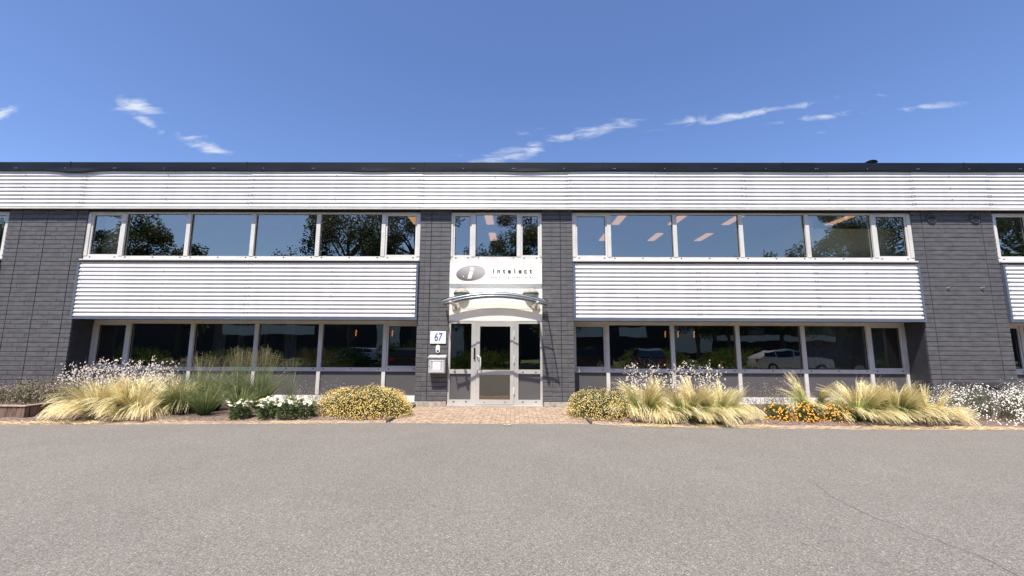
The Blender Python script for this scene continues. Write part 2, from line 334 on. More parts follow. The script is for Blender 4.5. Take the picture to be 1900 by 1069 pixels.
for xa, xb in ((-30, -2.72), (1.62, 30)):
    N = int((xb-xa)/.12)
    ny = 20
    k = len(b_.v)
    def yl(x):
        for (x0, y0), (x1, y1) in zip(EDGE[:-1], EDGE[1:]):
            if x0 <= x <= x1: return y0+(y1-y0)*(x-x0)/(x1-x0) + .42
        return -2.5
    for i in range(N+1):
        x = xa+(xb-xa)*i/N; f0 = yl(x)+R(-.05, .05)
        for j in range(ny+1):
            y = f0+(.66-f0)*j/ny; b_.v.append((x, y, (0.012 if 0 < j < ny else -.02)+(R(0, .045) if 0 < j < ny and 0 < i < N else 0)))
    for i in range(N):
        for j in range(ny): b_.face((k+i*(ny+1)+j, k+(i+1)*(ny+1)+j, k+(i+1)*(ny+1)+j+1, k+i*(ny+1)+j+1))
st(b_.build('soil', 'soil', smooth=True))
b_ = MB(); b_.box(-2.68, 1.58, -3.0, .05, -.05, -.004); st(b_.build('path', 'pavers'))
for xa, xb, xc, lab in ((-2.72, -2.66, -2.75, 'thin dark bed edging board along the left side of the brick path'), (1.57, 1.63, 1.6, 'thin dark bed edging board along the right side of the brick path')):
    b_ = MB(); b_.box(xa, xb, -2.42, .0, -.04, .05); tag(b_.build('bed_edging', 'edge_dark'), lab, 'edging')
# crack in the road
b_ = MB(); x, y = 3.55, -6.2
while y > -8.3:
    nx, ny_ = x+R(-.05, .045), y-.11; b_.poly([(x-.003, y, .0035), (nx-.003, ny_, .0035), (nx+.003, ny_, .0035), (x+.003, y, .0035)]); x, y = nx, ny_
P('crack', (.145, .133, .12), .95); st(b_.build('road_crack', 'crack'))

# ------------------------------------------------------------------ building
BLD = empty('office_building'); tag(BLD, 'two storey office block of dark grey brick with corrugated white bands and long window rows', 'building')
Z_TOP, Z_F1, Z_F0 = 6.80, 6.56, 5.47
BAYS = [(-24.12, -14.55), (-12.28, -2.70), (1.61, 11.18), (13.46, 23.03)]
PIL = [(-26.4, -24.12), (-14.55, -12.28), (-2.70, -1.83), (.75, 1.61), (11.18, 13.46), (23.03, 25.3)]
XL, XR = PIL[0][0], PIL[-1][1]
def corrugated(name, x0, x1, z0, z1, y, pitch=.1145, amp=.021, sheets=None, trim=True):
    b_ = MB(); nw = (z1-z0)/pitch; N = int(nw*10)
    edges = sheets or [x0, x1]
    for si, (xa, xb) in enumerate(zip(edges[:-1], edges[1:])):
        off = .009*(si % 2); k = len(b_.v); NX = max(2, int((xb-xa)/.8))
        for i in range(N+1):
            z = z0+(z1-z0)*i/N; ph = 2*pi*(z-z0)/pitch
            c_ = cos(ph); fr = ((z-z0)/pitch) % 1; yy = y+.014-.031*(.5-.5*cos(pi*(fr/.27 if fr < .27 else 1-(fr-.27)/.73)) if fr < .27 else (1-(fr-.27)/.73)**.85*(1 if fr > .33 else .985)) - off
            for j in range(NX+1): b_.v.append((xa+(xb-xa)*j/NX + (.012 if j == NX and si < len(edges)-2 else 0), yy+R(-.0006, .0006), z))
        for i in range(N):
            for j in range(NX): q = k+i*(NX+1)+j; b_.face((q, q+1, q+NX+2, q+NX+1))
        b_.m = 1
        for fx in (.012, .5, .988):
            zz = z0+pitch*(1 if fx != .5 else 2)
            while zz < z1-.03:
                xx = xa+(xb-xa)*fx; b_.box(xx-.010, xx+.010, y-amp-.010-off, y-amp+.004, zz+.025, zz+.043); zz += pitch*(2 if fx != .5 else 3)
        b_.m = 0
    return b_.build(name, ['white_metal', 'lamp_grey'], BLD, smooth=True)
SHEETS = [XL, -23.5, -19, -15.8, -12.36, -7.55, -2.67, 1.5, 6.45, 11.2, 13.3, 18, XR]
corrugated('corrugated_fascia', XL, XR, Z_F0, Z_F1, -.12, sheets=SHEETS)
b_ = MB(); b_.box(XL, XR, -.10, .3, Z_F0-.012, Z_F1); b_.build('fascia_backing', 'dark_gap', BLD)
b_ = MB(); b_.box(XL, XR, -.155, -.104, Z_F0-.045, Z_F0-.013); b_.build('drip_trim', 'frame_metal', BLD)
# coping with slightly buckled lower lip
b_ = MB(); k0 = 0; N = 260
prof = lambda x: .010*sin(x*1.7)+.012*max(0, sin(x*.9+2.4))**3 + (.09*math.exp(-((x+12.6)/.6)**2)) + .035*math.exp(-((x+4.2)/.7)**2) + .03*math.exp(-((x-.3)/.5)**2)
for i in range(N+1):
    x = XL+(XR-XL)*i/N; w_ = prof(x)
    b_.v += [(x, -.15, Z_F1-.028-w_*.6), (x, -.175-w_*.35, Z_F1-.012-w_*.5), (x, -.178, Z_F1+.06), (x, -.175, Z_TOP), (x, .25, Z_TOP+.01), (x, .25, Z_TOP-.1)]
for i in range(N):
    for j in range(5): b_.face((i*6+j, (i+1)*6+j, (i+1)*6+j+1, i*6+j+1))
b_.m = 1
for i in range(36):
    x = XL+.6+i*1.43
    for dx in ((0,) if i % 2 else (-.025, .03)): b_.box(x+dx-.01, x+dx+.01, -.192, -.17, Z_F1+.045, Z_F1+.065)
b_.build('coping', ['coping_metal', 'steel'], BLD, smooth=False)
for i in range(9): x = -23+i*5.1; b_ = MB(); b_.box(x-.005, x+.005, -.183, .24, Z_F1, Z_TOP+.014); b_.build('coping_joint', 'coping_metal', BLD)
b_ = MB(); b_.box(XL, XR, .2, 14, 6.3, 6.62); b_.build('roof', 'roof_felt', BLD)
b_ = MB(); b_.box(XL, XR, 13.8, 14, 0, 6.3); b_.box(XL, XL+.2, .3, 13.8, 0, 6.3); b_.box(XR-.2, XR, .3, 13.8, 0, 6.3); b_.build('outer_wall', 'brick_paint', BLD)

# brick piers
def pier(x0, x1, strong, bond):
    b_ = MB(); b_.m = 1; b_.box(x0+.012, x1-.012, .014, .3, 0, Z_F0-.06)
    b_.box(x0+.004, x1-.004, .3, .75, 0, 2.36); b_.m = 0
    ch = .1262; row = 0; z = .13
    while z < Z_F0-.1:
        segs = [x0]+strong+[x1]
        for a, c_ in zip(segs[:-1], segs[1:]):
            a2 = a+(0 if a == x0 else .009); c2 = c_-(0 if c_ == x1 else .009)
            cuts = [a2]
            if bond == 'stack':
                mid = (a+c_)/2 if c_-a > .3 else None
                if mid: cuts.append(mid + (.01 if row % 2 else -.01)*(random.random() > .6))
                elif row % 2 == 0 and c_-a > .2: cuts.append(a+(c_-a)*.62)
            else:
                q = a + (.31 if row % 2 else .155)
                while q < c_-.1: cuts.append(q); q += .31
            cuts.append(c2)
            for p_, q in zip(cuts[:-1], cuts[1:]):
                j = R(-.0035, .0035); g_ = .0007
                b_.brick(p_+(g_ if p_ != a2 else 0), q-(g_ if q != c2 else 0), j, .05, z+.007+R(-.0015, .0015), z+ch-.006+R(-.0015, .0015), c=.006)
        z += ch; row += 1
    b_.m = 0; b_.box(x0, x1, -.002, .06, z+.004, Z_F0-.014)
    b_.m = 2
    # side faces of the piers inside the recess
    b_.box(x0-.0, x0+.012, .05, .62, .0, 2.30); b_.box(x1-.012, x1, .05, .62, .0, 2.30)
    b_.m = 3; b_.box(x0+.02, x1-.02, .004, .03, 0, .128)
    return b_.build('brick_pier', ['brick_paint', 'mortar_dark', 'reveal_shade', 'edge_stone'], BLD)
P('edge_stone', (.42, .38, .33), .9, 0, .3, 10, .3, 60)
JO = [[-25.9, -24.5], [-14.15, -13.42, -12.57], [-2.38], [1.27], [11.46, 13.12], [23.4, 24.9]]
for (a, c_), j in zip(PIL, JO): pier(a, c_, j, 'stack' if c_-a < 1 else 'bond')

SASH_UP = []
def ring(b_, x0, x1, z0, z1, y0, y1, t, tb=None, tt=None):
    tb = tb or t; tt = tt or t
    b_.box(x0, x1, y0, y1, z0, z0+tb); b_.box(x0, x1, y0, y1, z1-tt, z1)
    b_.box(x0, x0+t, y0, y1, z0+tb, z1-tt); b_.box(x1-t, x1, y0, y1, z0+tb, z1-tt)
def window(x0, x1, z0, z1, y, gmat, sash, bolts=True, mull=.055, side0=None, side1=None, zb=.105, zt=.045):
    s0 = side0 or mull; s1 = side1 or mull
    b_ = MB()
    b_.box(x0+.0005, x1-.0005, y, y+.09, z0, z0+zb); b_.box(x0+.0005, x1-.0005, y+.003, y+.09, z1-zt, z1)
    b_.box(x0+.0005, x0+s0, y-.012, y+.09, z0+zb+.0005, z1-zt-.0005); b_.box(x1-s1, x1-.0005, y-.012, y+.09, z0+zb+.0005, z1-zt-.0005)
    if bolts:
        b_.m = 1; n_ = 3 if x1-x0 > 1.3 else 2
        for i in range(n_):
            xx = x0+s0+.09+(x1-x0-s0-s1-.18)*i/(n_-1); b_.box(xx-.019, xx+.019, y-.007, y+.01, z0+.06, z0+.082)
    wd = b_.build('window', ['frame_metal', 'black'], BLD)
    gx0, gx1, gz0, gz1 = x0+s0, x1-s1, z0+zb, z1-zt
    if sash:
        s_ = MB(); ring(s_, gx0+.003, gx1-.003, gz0+.003, gz1-.003, y+.012, y+.075, .045); s_.build('sash', 'frame_metal', wd); gx0 += .048; gx1 -= .048; gz0 += .048; gz1 -= .048
    q = MB(); q.box(gx0-.004, gx1+.004, y+.052, y+.058, gz0-.004, gz1+.004) if False else q.poly([(gx0-.002, y+.055, gz0-.002), (gx1+.002, y+.055, gz0-.002), (gx1+.002, y+.055, gz1+.002), (gx0-.002, y+.055, gz1+.002)])
    q.build('pane', gmat, wd)
    gk = MB(); ring(gk, gx0, gx1, gz0, gz1, y+.045, y+.052, .012); gk.build('gasket', 'black', wd)
    return wd
for bi, (a, c_) in enumerate(BAYS):
    wd_ = c_-a; s = (wd_-9.57)/2
    cuts = [a, a+1.045+s]+[a+1.045+s+1.868*k for k in range(1, 5)]+[c_]
    for i in range(6):
        window(cuts[i], cuts[i+1], 3.995, 5.385, .045, 'glass_upper', i in (0, 5), side0=.10 if i == 0 else None, side1=.10 if i == 5 else None)
        w2 = window(cuts[i], cuts[i+1], .87, 2.315, .62, 'glass_lower', i in (0, 5), side0=.10 if i == 0 else None, side1=.10 if i == 5 else None, zb=.11, zt=.10)
    # head gap above the upper windows
    b_ = MB(); b_.box(a+.001, c_-.001, .02, .25, 5.387, Z_F0-.013); b_.build('head_flashing', 'dark_gap', BLD)
    b_ = MB(); b_.box(a+.002, c_-.002, -.05, .10, 3.955, 3.992); b_.build('sill', 'frame_metal', BLD)
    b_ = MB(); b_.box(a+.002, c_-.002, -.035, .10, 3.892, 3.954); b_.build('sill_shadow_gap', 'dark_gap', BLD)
    corrugated('spandrel_panel', a+.06, c_-.06, 2.36, 3.88, -.05, sheets=[a+.06, a+.06+wd_*.5, c_-.06] if bi in (1,) else [a+.06, a+wd_*.36, a+wd_*.7, c_-.06])
    b_ = MB(); b_.box(a+.065, c_-.065, -.028, .10, 2.33, 3.890); b_.build('panel_backing', 'dark_gap', BLD)
    b_ = MB(); b_.box(a, a+.058, -.075, .0, 2.30, 3.890); b_.box(c_-.058, c_, -.075, .0, 2.30, 3.890); b_.box(a+.059, c_-.059, -.078, -.04, 2.30, 2.352); b_.build('panel_trim', 'blue_trim', BLD)
    b_ = MB(); b_.box(a+.013, c_-.013, -.03, .75, 2.317, 2.329); b_.build('soffit', 'soffit', BLD)
    # posts, infill boards and base below the lower windows
    for i in range(6):
        b_ = MB(); b_.box(cuts[i]+(.075 if i == 0 else .045), cuts[i+1]-(.075 if i == 5 else .045), .66, .69, .20, .867); b_.build('infill_board', 'infill_grey', BLD)
    for i, x in enumerate(cuts):
        xa = x-.05; xb = x+.05
        if i == 0: xa, xb = a+.014, a+.09
        if i == 6: xa, xb = c_-.09, c_-.014
        b_ = MB(); b_.box(xa, xb, .615, .70, .10, .868); b_.build('post', 'frame_metal', BLD)
    b_ = MB(); b_.box(a+.014, c_-.014, .625, .70, .02, .198); b_.build('plinth', 'white_panel', BLD)
# interior
def room(z0, z1, wall, fl, y0, depth):
    b_ = MB(); b_.box(XL+.21, XR-.21, depth, depth+.1, z0, z1); b_.m = 1; b_.box(XL+.21, XR-.21, y0, depth, z0-.1, z0); b_.m = 0; b_.box(XL+.21, XR-.21, y0+.2, depth, z1, z1+.1)
    return b_.build('interior_room', [wall, fl], BLD)
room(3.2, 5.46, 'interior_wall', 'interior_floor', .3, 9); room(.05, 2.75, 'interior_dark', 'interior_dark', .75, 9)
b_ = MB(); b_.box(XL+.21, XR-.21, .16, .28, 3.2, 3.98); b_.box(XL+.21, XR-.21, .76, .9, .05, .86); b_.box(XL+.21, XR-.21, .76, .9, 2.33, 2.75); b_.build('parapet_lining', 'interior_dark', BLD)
b_ = MB(); b_.box(8.75, 8.85, .62, 8.9, 3.2, 5.43); b_.box(8.86, 11.3, .62, .72, 3.2, 5.10); b_.box(-12.28, -11.62, .55, .65, 3.2, 5.46); b_.build('partition', 'interior_beige', BLD)
b_ = MB(); b_.box(8.75, 11.2, 1.9, 2.0, .05, 2.7); b_.box(-8.6, -8.45, 1.5, 1.6, .05, 2.7); b_.box(-7.9, -7.85, 1.7, 1.8, .05, 2.7); b_.build('partition', 'interior_wall', BLD)
CLN = {3.17: 'behind the second upper window right of the door', 4.95: 'behind the middle of the right bay', 6.65: 'behind the fourth upper window of the right bay', 9.9: 'in the beige walled room at the far right', -.80: 'behind the upper window above the sign', -3.12: 'at the corner of the last left bay upper window'}
for x in (3.17, 4.95, 6.65, 9.9, -.80, -3.12):
    for y in (.40, 2.45):
        if x in (-3.12, 9.9) and y > 1: continue
        b_ = MB(); b_.box(x-.115, x+.115, y, y+1.0, 5.435, 5.452); t_ = b_.build('ceiling_light', 'ceil_lamp')
        tag(t_, 'orange ceiling light '+('nearest the glass ' if y < 1 else 'deeper in the room ')+CLN[x], 'ceiling light', 'ceiling lights on the upper floor')
for x0, x1, lab in ((-9.12, -8.72, 1), (-6.95, -6.6, 1), (8.5, 11.1, 1)):
    b_ = MB(); n_ = int((x1-x0)/.03); k = len(b_.v)
    for i in range(n_+1):
        x = x0+(x1-x0)*i/n_; yy = 1.15+.035*sin(i*1.25)+.012*sin(i*.37); b_.v += [(x, yy, .1), (x, yy, 2.7)]
    for i in range(n_): b_.face((k+2*i, k+2*i+2, k+2*i+3, k+2*i+1))
    b_.build('curtain', 'interior_wall', BLD, smooth=True)
# entrance bay  (X -1.83 .. .75)
EX0, EX1 = -1.828, .748
w1 = window(EX0, -1.19, 3.995, 5.385, .045, 'glass_upper', True, side0=.06)
w2 = window(-1.19, .10, 3.995, 5.385, .045, 'glass_upper', False, side0=.06, side1=.06)
w3 = window(.10, EX1, 3.995, 5.385, .045, 'glass_upper', True, side1=.06)
b_ = MB(); b_.box(EX0, EX1, .02, .25, 5.387, Z_F0-.013); b_.build('head_flashing', 'dark_gap', BLD)
b_ = MB(); b_.box(EX0, EX1, -.005, .10, 3.93, 3.992); b_.build('sill', 'frame_metal', BLD)
b_ = MB(); b_.box(EX0, EX1, .02, .10, 2.62, 3.928); b_.box(EX0, EX1, .023, .10, 2.29, 2.612); b_.build('entrance_panel', 'white_panel', BLD)
# sidelights
for xa, xb in ((EX0, -1.135), (.035, EX1)):
    wd = MB(); ring(wd, xa, xb, .04, 2.285, .03, .12, .06, .13, .07); wd.box(xa+.06, xb-.06, .03, .12, .86, .97)
    wd.m = 1
    for zz in (.895, .11):
        for xx in (xa+.18, xb-.18): wd.box(xx-.02, xx+.02, .022, .035, zz, zz+.022)
    o = wd.build('sidelight', ['door_metal', 'black'], BLD)
    q = MB(); q.poly([(xa+.06, .08, .97), (xb-.06, .08, .97), (xb-.06, .08, 2.215), (xa+.06, .08, 2.215)]); q.build('pane', 'glass_lower', o)
    q = MB(); q.box(xa+.06, xb-.06, .07, .09, .17, .86); q.build('infill_board', 'infill_grey', o)
b_ = MB(); b_.box(EX0-.0, EX1, -.06, .03, 0, .038); b_.build('threshold', 'door_metal', BLD)
# door
DX0, DX1 = -1.06, -.03
b_ = MB(); b_.box(-1.134, DX0-.004, .02, .12, .04, 2.285); b_.box(DX1+.004, .034, .02, .12, .04, 2.285); b_.box(DX0-.003, DX1+.003, .02, .12, 2.245, 2.285); b_.build('door_frame', 'door_metal', BLD)
b_ = MB(); ring(b_, DX0, DX1, .05, 2.24, .0, .07, .10, .13, .10); b_.box(DX0+.1, DX1-.1, .0, .07, .84, .96)
b_.m = 1; b_.box(DX0+.1, DX1-.1, .028, .04, .18, .19); b_.box(DX0+.22, DX0+.25, -.006, .001, .10, .12); b_.box(DX1-.25, DX1-.22, -.006, .001, .10, .12)
door = b_.build('door', ['door_metal', 'black'], BLD)
q = MB(); q.poly([(DX0+.1, .04, .96), (DX1-.1, .04, .96), (DX1-.1, .04, 2.14), (DX0+.1, .04, 2.14)]); q.build('pane', 'glass_lower', door)
q = MB(); q.poly([(DX0+.1, .04, .18), (DX1-.1, .04, .18), (DX1-.1, .04, .84), (DX0+.1, .04, .84)]); q.build('pane', 'glass_lower', door)
b_ = MB(); hx = DX0+.075; b_.tube([(hx-.04, 0, .96), (hx-.04, -.05, .965), (hx, -.07, .97), (hx+.05, -.07, 1.0), (hx+.055, -.07, 1.15), (hx+.05, -.07, 1.30), (hx, -.07, 1.33), (hx-.04, -.05, 1.335), (hx-.04, 0, 1.34)], .014, 8); b_.build('handle', 'plastic_white', door, smooth=True)
for zz in (.42, 1.25, 1.95):
    b_ = MB(); b_.tube([(DX1+.006, -.012, zz-.09), (DX1+.006, -.012, zz+.09)], .013, 8); b_.build('hinge', 'plastic_white', door)
b_ = MB(); b_.box(-1.125, -1.085, -.008, .019, 1.33, 1.56); b_.build('card_reader', 'black', BLD)
b_ = MB(); b_.box(-1.125, -1.085, -.012, .019, 1.24, 1.32); b_.build('card_reader', 'black', BLD)
# vents, knobs, air grilles on the right wide pier
for x in (11.73, 12.95):
    b_ = MB()
    b_.tube([(x, .01, 5.22), (x, -.035, 5.22)], [.135, .13], 24); o = b_.build('round_vent', 'brick_paint', BLD)
    g_ = MB()
    for i in range(9):
        dz = -.09+i*.0225; h = math.sqrt(max(0, .108**2-dz**2)); g_.box(x-h, x+h, -.045, -.036, 5.22+dz-.004, 5.22+dz+.006)
    g_.build('grille', 'mortar_dark', o)
for x in (11.93, 12.86):
    b_ = MB(); b_.tube([(x, .01, 3.24), (x, -.02, 3.24)], .035, 12); b_.tube([(x, -.02, 3.24), (x+.01, -.05, 3.25), (x+.015, -.06, 3.29)], .014, 8); b_.build('wall_hook', 'lamp_grey', BLD)
for x in (12.0, 12.75):
    b_ = MB(); b_.box(x-.25, x+.25, -.012, .02, .56, .70); o = b_.build('air_grille', 'mortar_dark', BLD)
    g_ = MB()
    for i in range(4): g_.box(x-.23, x+.23, -.03, -.013, .575+i*.032, .59+i*.032)
    g_.build('louvre', 'brick_paint', o)
# roof hatch
b_ = MB(); b_.tube([(10.95, 1.0, 6.6), (10.95, 1.0, 7.22)], .07, 10); o = b_.build('roof_vent', 'lamp_grey', BLD)
b_ = MB()
for i in range(9):
    a = pi*i/8; b_.v += [(10.95-.22*cos(a), .8, 7.22+.12*sin(a)-.05*cos(a)), (10.95-.22*cos(a), 1.2, 7.22+.12*sin(a)-.05*cos(a))]
for i in range(8): b_.face((2*i, 2*i+2, 2*i+3, 2*i+1))
b_.build('cowl', 'coping_metal', o)

# ------------------------------------------------------------------ sign
S_ = empty('company_sign', (-.54, 0, 3.30)); tag(S_, 'white rectangular company sign with grey oval emblem above the entrance canopy', 'sign')
b_ = MB(); b_.box(-1.285, 1.285, -.045, .018, .02, .615); b_.build('board', 'sign_white', S_)
b_ = MB(); rm = Matrix.Rotation(radians(9), 3, 'Y')
N = 40; ring_ = []
for i in range(N):
    a = 2*pi*i/N; v = Vector((.405*cos(a), 0, .215*sin(a)+.035*cos(a))); ring_.append(v)
b_.poly([(v.x-.70, -.054, v.z+.315) for v in ring_][::-1]); 
for i in range(N):
    p_, q = ring_[i], ring_[(i+1) % N]; b_.poly([(p_.x-.70, -.054, p_.z+.315), (q.x-.70, -.054, q.z+.315), (q.x-.70, -.044, q.z+.315), (p_.x-.70, -.044, p_.z+.315)])
b_.build('emblem', 'logo_body', S_)
b_ = MB(); xo = -.70
b_.poly([(xo-.09, -.058, .16), (xo+.015, -.058, .16), (xo+.075, -.058, .36), (xo-.035, -.058, .36)])
b_.poly([(xo-.025, -.058, .385), (xo+.083, -.058, .385), (xo+.098, -.058, .475), (xo-.008, -.058, .475)]); b_.disc((xo-.20, -.058, .22), .018, (0, -1, 0), 10)
b_.build('emblem_letter', 'sign_white', S_)
for i, ch in enumerate('intelect'): text('letter', ch, .185, 'letter_dark', (-.07+i*.1486, -.0495, .315), S_, base=True, offset=.0035)
text('tagline', 'exploiting human talent', .075, 'letter_grey', (.48, -.0495, .205), S_, space=1.62)

# house number, doorbell, mailbox
S_ = empty('number_plate', (-2.105, 0, 1.83)); tag(S_, 'white square plate with blue house number 67 on the grey brick pier', 'sign')
b_ = MB(); b_.box(-.215, .215, -.03, -.006, -.165, .175); b_.build('board', 'plate_white', S_)
text('digits', '67', .31, 'digit_blue', (0, -.033, .005), S_, space=.95, shear=.12, xs=.72)
S_ = empty('doorbell', (-2.10, 0, 1.52)); tag(S_, 'small white rounded doorbell between the number plate and the mailbox', 'doorbell')
b_ = MB(); pr = [(.055*cos(a)*1.0, .055*sin(a)) for a in [pi*i/8 for i in range(9)]]
out = [(x, z+.055) for x, z in pr]+[(-x, -z-.055) for x, z in pr]
b_.poly([(x, -.04, z) for x, z in out][::-1])
for i in range(len(out)): p_, q = out[i], out[(i+1) % len(out)]; b_.poly([(p_[0], -.04, p_[1]), (q[0], -.04, q[1]), (q[0], -.004, q[1]), (p_[0], -.004, p_[1])])
b_.build('body', 'plastic_white', S_)
b_ = MB(); b_.box(-.028, .028, -.052, -.041, -.075, -.035); b_.build('button', 'black', S_)
S_ = empty('mailbox', (-2.085, 0, .88)); tag(S_, 'pale metal wall mailbox with a white sticker beneath the doorbell', 'mailbox')
b_ = MB(); b_.box(-.22, .215, -.225, -.006, 0, .40); o = b_.build('body', 'mail_metal', S_)
bv = o.modifiers.new('bevel', 'BEVEL'); bv.width = .012; bv.segments = 2
b_ = MB(); b_.box(-.245, .24, -.25, -.004, .405, .425); k = len(b_.v); b_.v += [(-.235, -.245, .425), (.23, -.245, .425), (.23, -.004, .48), (-.235, -.004, .48), (-.235, -.004, .425), (.23, -.004, .425)]
for q in ((0, 1, 2, 3), (0, 3, 4), (1, 5, 2)): b_.face(tuple(k+i for i in q))
b_.build('lid', 'mail_metal', S_)
b_ = MB(); ring(b_, -.17, .17, .03, .33, -.237, -.226, .012); b_.build('door_rim', 'plastic_white', S_)
b_ = MB(); b_.box(-.10, .10, -.2295, -.2262, .075, .31); o = b_.build('sticker', 'paper', S_)
b_ = MB(); a = 0; pts = [(.045*cos(t)*(1+.3*t/6), .045*sin(t)*(1+.3*t/6)) for t in [i*.5 for i in range(12)]]; b_.tube([(p_[0]-.005, -.2305, .215+p_[1]) for p_ in pts], .003, 4); b_.build('sticker_mark', 'letter_grey', o)
text('sticker_text', 'bezet', .045, 'letter_grey', (0, -.2315, .115), o, depth=.001) if False else None
b_ = MB(); b_.box(-.07, .07, -.2315, -.2298, .108, .118); b_.build('sticker_line', 'letter_grey', o)
b_ = MB(); b_.tube([(-.185, -.225, .19), (-.185, -.24, .19)], .01, 8); b_.build('lock', 'black', S_)

# canopy
CX = -.535
S_ = empty('entrance_canopy', (CX, 0, 2.7)); tag(S_, 'arched glass canopy on two tubular steel arms over the front door', 'canopy')
def arc(t, hw=1.385, rise=.225): x = hw*t; return x, rise*(1-t*t)
for d, r in ((.17, .022), (.57, .014), (.98, .026)):
    b_ = MB(); b_.tube([(arc(-1+i/12)[0], -d, arc(-1+i/12)[1]) for i in range(25)], r, 8)
    b_.build('bar', 'steel_blue', S_, smooth=True)
b_ = MB()
for i in range(25):
    x, z = arc(-1+i/12, 1.40); b_.v += [(x, -.07, z+.03), (x, -1.03, z+.03), (x, -.07, z+.038), (x, -1.03, z+.038)]
for i in range(24):
    k = i*4
    b_.face((k, k+4, k+5, k+1)); b_.face((k+2, k+3, k+7, k+6)); b_.face((k+1, k+5, k+7, k+3)); b_.face((k, k+2, k+6, k+4))
b_.build('glass_sheet', 'glass_canopy', S_, smooth=False)
b_ = MB()
for i in range(24):
    x0, z0 = arc(-1+i/12, 1.4); x1, z1 = arc(-1+(i+1)/12, 1.4)
    b_.poly([(x0, -.125, z0+.027), (x1, -.125, z1+.027), (x1, -.22, z1+.027), (x0, -.22, z0+.027)]); b_.poly([(x0, -.125, z0+.018), (x0, -.22, z0+.018), (x1, -.22, z1+.018), (x1, -.125, z1+.018)])
b_.build('wall_profile', 'steel_blue', S_)
for s in (-1, 1):
    b_ = MB(); b_.box(s*1.385-.012, s*1.385+.012, -1.04, -.07, -.012, .024); b_.build('end_strip', 'steel_blue', S_)
    x = s*1.105
    b_ = MB(); b_.tube([(x, -.03, 0), (x, -1.02, .0)], .036, 12); arm = b_.build('arm', 'arm_stone', S_, smooth=True)
    b_ = MB(); b_.tube([(x, .018, 0), (x, -.03, 0)], .112, 24); b_.build('wall_plate', 'arm_stone', arm)
    b_ = MB(); b_.tube([(x, -.97, 0), (x, -.975, .075)], .022, 8); b_.tube([(x, -.6, 0), (x, -.6, .085)], .014, 8); b_.build('bracket', 'steel', arm)
# oval bulkhead lamps above canopy
for x, lab in ((-1.49, 'beige oval wall lamp above the left end of the entrance canopy'), (.43, 'beige oval wall lamp above the right end of the entrance canopy')):
    S_ = empty('wall_lamp', (x, .02, 3.04)); tag(S_, lab, 'wall lamp')
    def dome(z0, z1, rx, ry, rz, seg=20, rings=8, sgn=1):
        b_ = MB()
        for i in range(rings+1):
            a = (pi/2)*i/rings
            for j in range(seg+1):
                th = pi*j/seg; b_.v.append((-rx*cos(a)*cos(th), -ry*cos(a)*sin(th), z0+sgn*rz*sin(a)))
        for i in range(rings):
            for j in range(seg):
                k = i*(seg+1)+j; b_.face((k, k+1, k+seg+2, k+seg+1) if sgn > 0 else (k, k+seg+1, k+seg+2, k+1))
        b_.face(tuple(range(seg+1))[::-1] if sgn > 0 else tuple(range(seg+1)))
        return b_
    dome(.015, 0, .225, .20, .145).build('cap', 'lamp_beige', S_, smooth=True)
    dome(-.0, 0, .205, .175, .20, sgn=-1).build('bowl', 'lamp_grey', S_, smooth=True)
    b_ = MB(); b_.tube([(-.215*cos(pi*i/16), -.188*sin(pi*i/16), .006) for i in range(17)], .009, 6); b_.build('rim', 'dark_gap', S_)
# pendant filament lamps on the ground floor
FLN = {-5.03: 'behind the fifth lower window left of the door', -3.88: 'behind the narrow lower window nearest the number plate', 4.72: 'leftmost of the three right of the door', 5.12: 'in the middle of the three right of the door', 5.62: 'rightmost of the three right of the door'}
for x in (-5.03, -3.88, 4.72, 5.12, 5.62):
    S_ = empty('pendant_lamp', (x, 1.75, 2.0)); tag(S_, 'orange zigzag filament bulb '+FLN[x], 'lamp', 'hanging filament bulbs inside')
    b_ = MB(); b_.tube([(0, 0, .1), (0, 0, .75)], .006, 6); b_.build('cord', 'black', S_)
    b_ = MB(); b_.tube([(0, 0, .09), (.018, 0, .05), (-.015, 0, .01), (.02, 0, -.03), (-.012, 0, -.07), (.012, 0, -.1)], .009, 6); b_.build('filament', 'filament', S_)

# ------------------------------------------------------------------ timber planter
S_ = empty('timber_planter', (-10.55, -2.32, 0)); tag(S_, 'low raised planter of upright brown timber boards by the road edge', 'planter')
proto = None
for i in range(24):
    if proto is None:
        b_ = MB(); b_.box(-.092, .092, 0, .09, -.04, .262); proto = o = b_.build('board', 'timber', S_); bv = o.modifiers.new('bevel', 'BEVEL'); bv.width = .01; bv.segments = 2
    else: o = proto.copy(); COL.objects.link(o)
    if i < 16: o.location = (-.1-i*.188, 0, R(-.004, .004))
    else: o.location = (.0, .11+(i-16)*.188+.09, R(-.004, .004)); o.rotation_euler = (0, 0, pi/2)
b_ = MB(); b_.box(-3.1, .02, -.02, .10, .268, .288); b_.box(-.10, .02, .101, 1.65, .268, .288); b_.build('cap_board', 'timber_top', S_)
b_ = MB(); b_.box(-6, -.1, .1, 2.3, -.04, .21); b_.build('soil_fill', 'soil', S_)

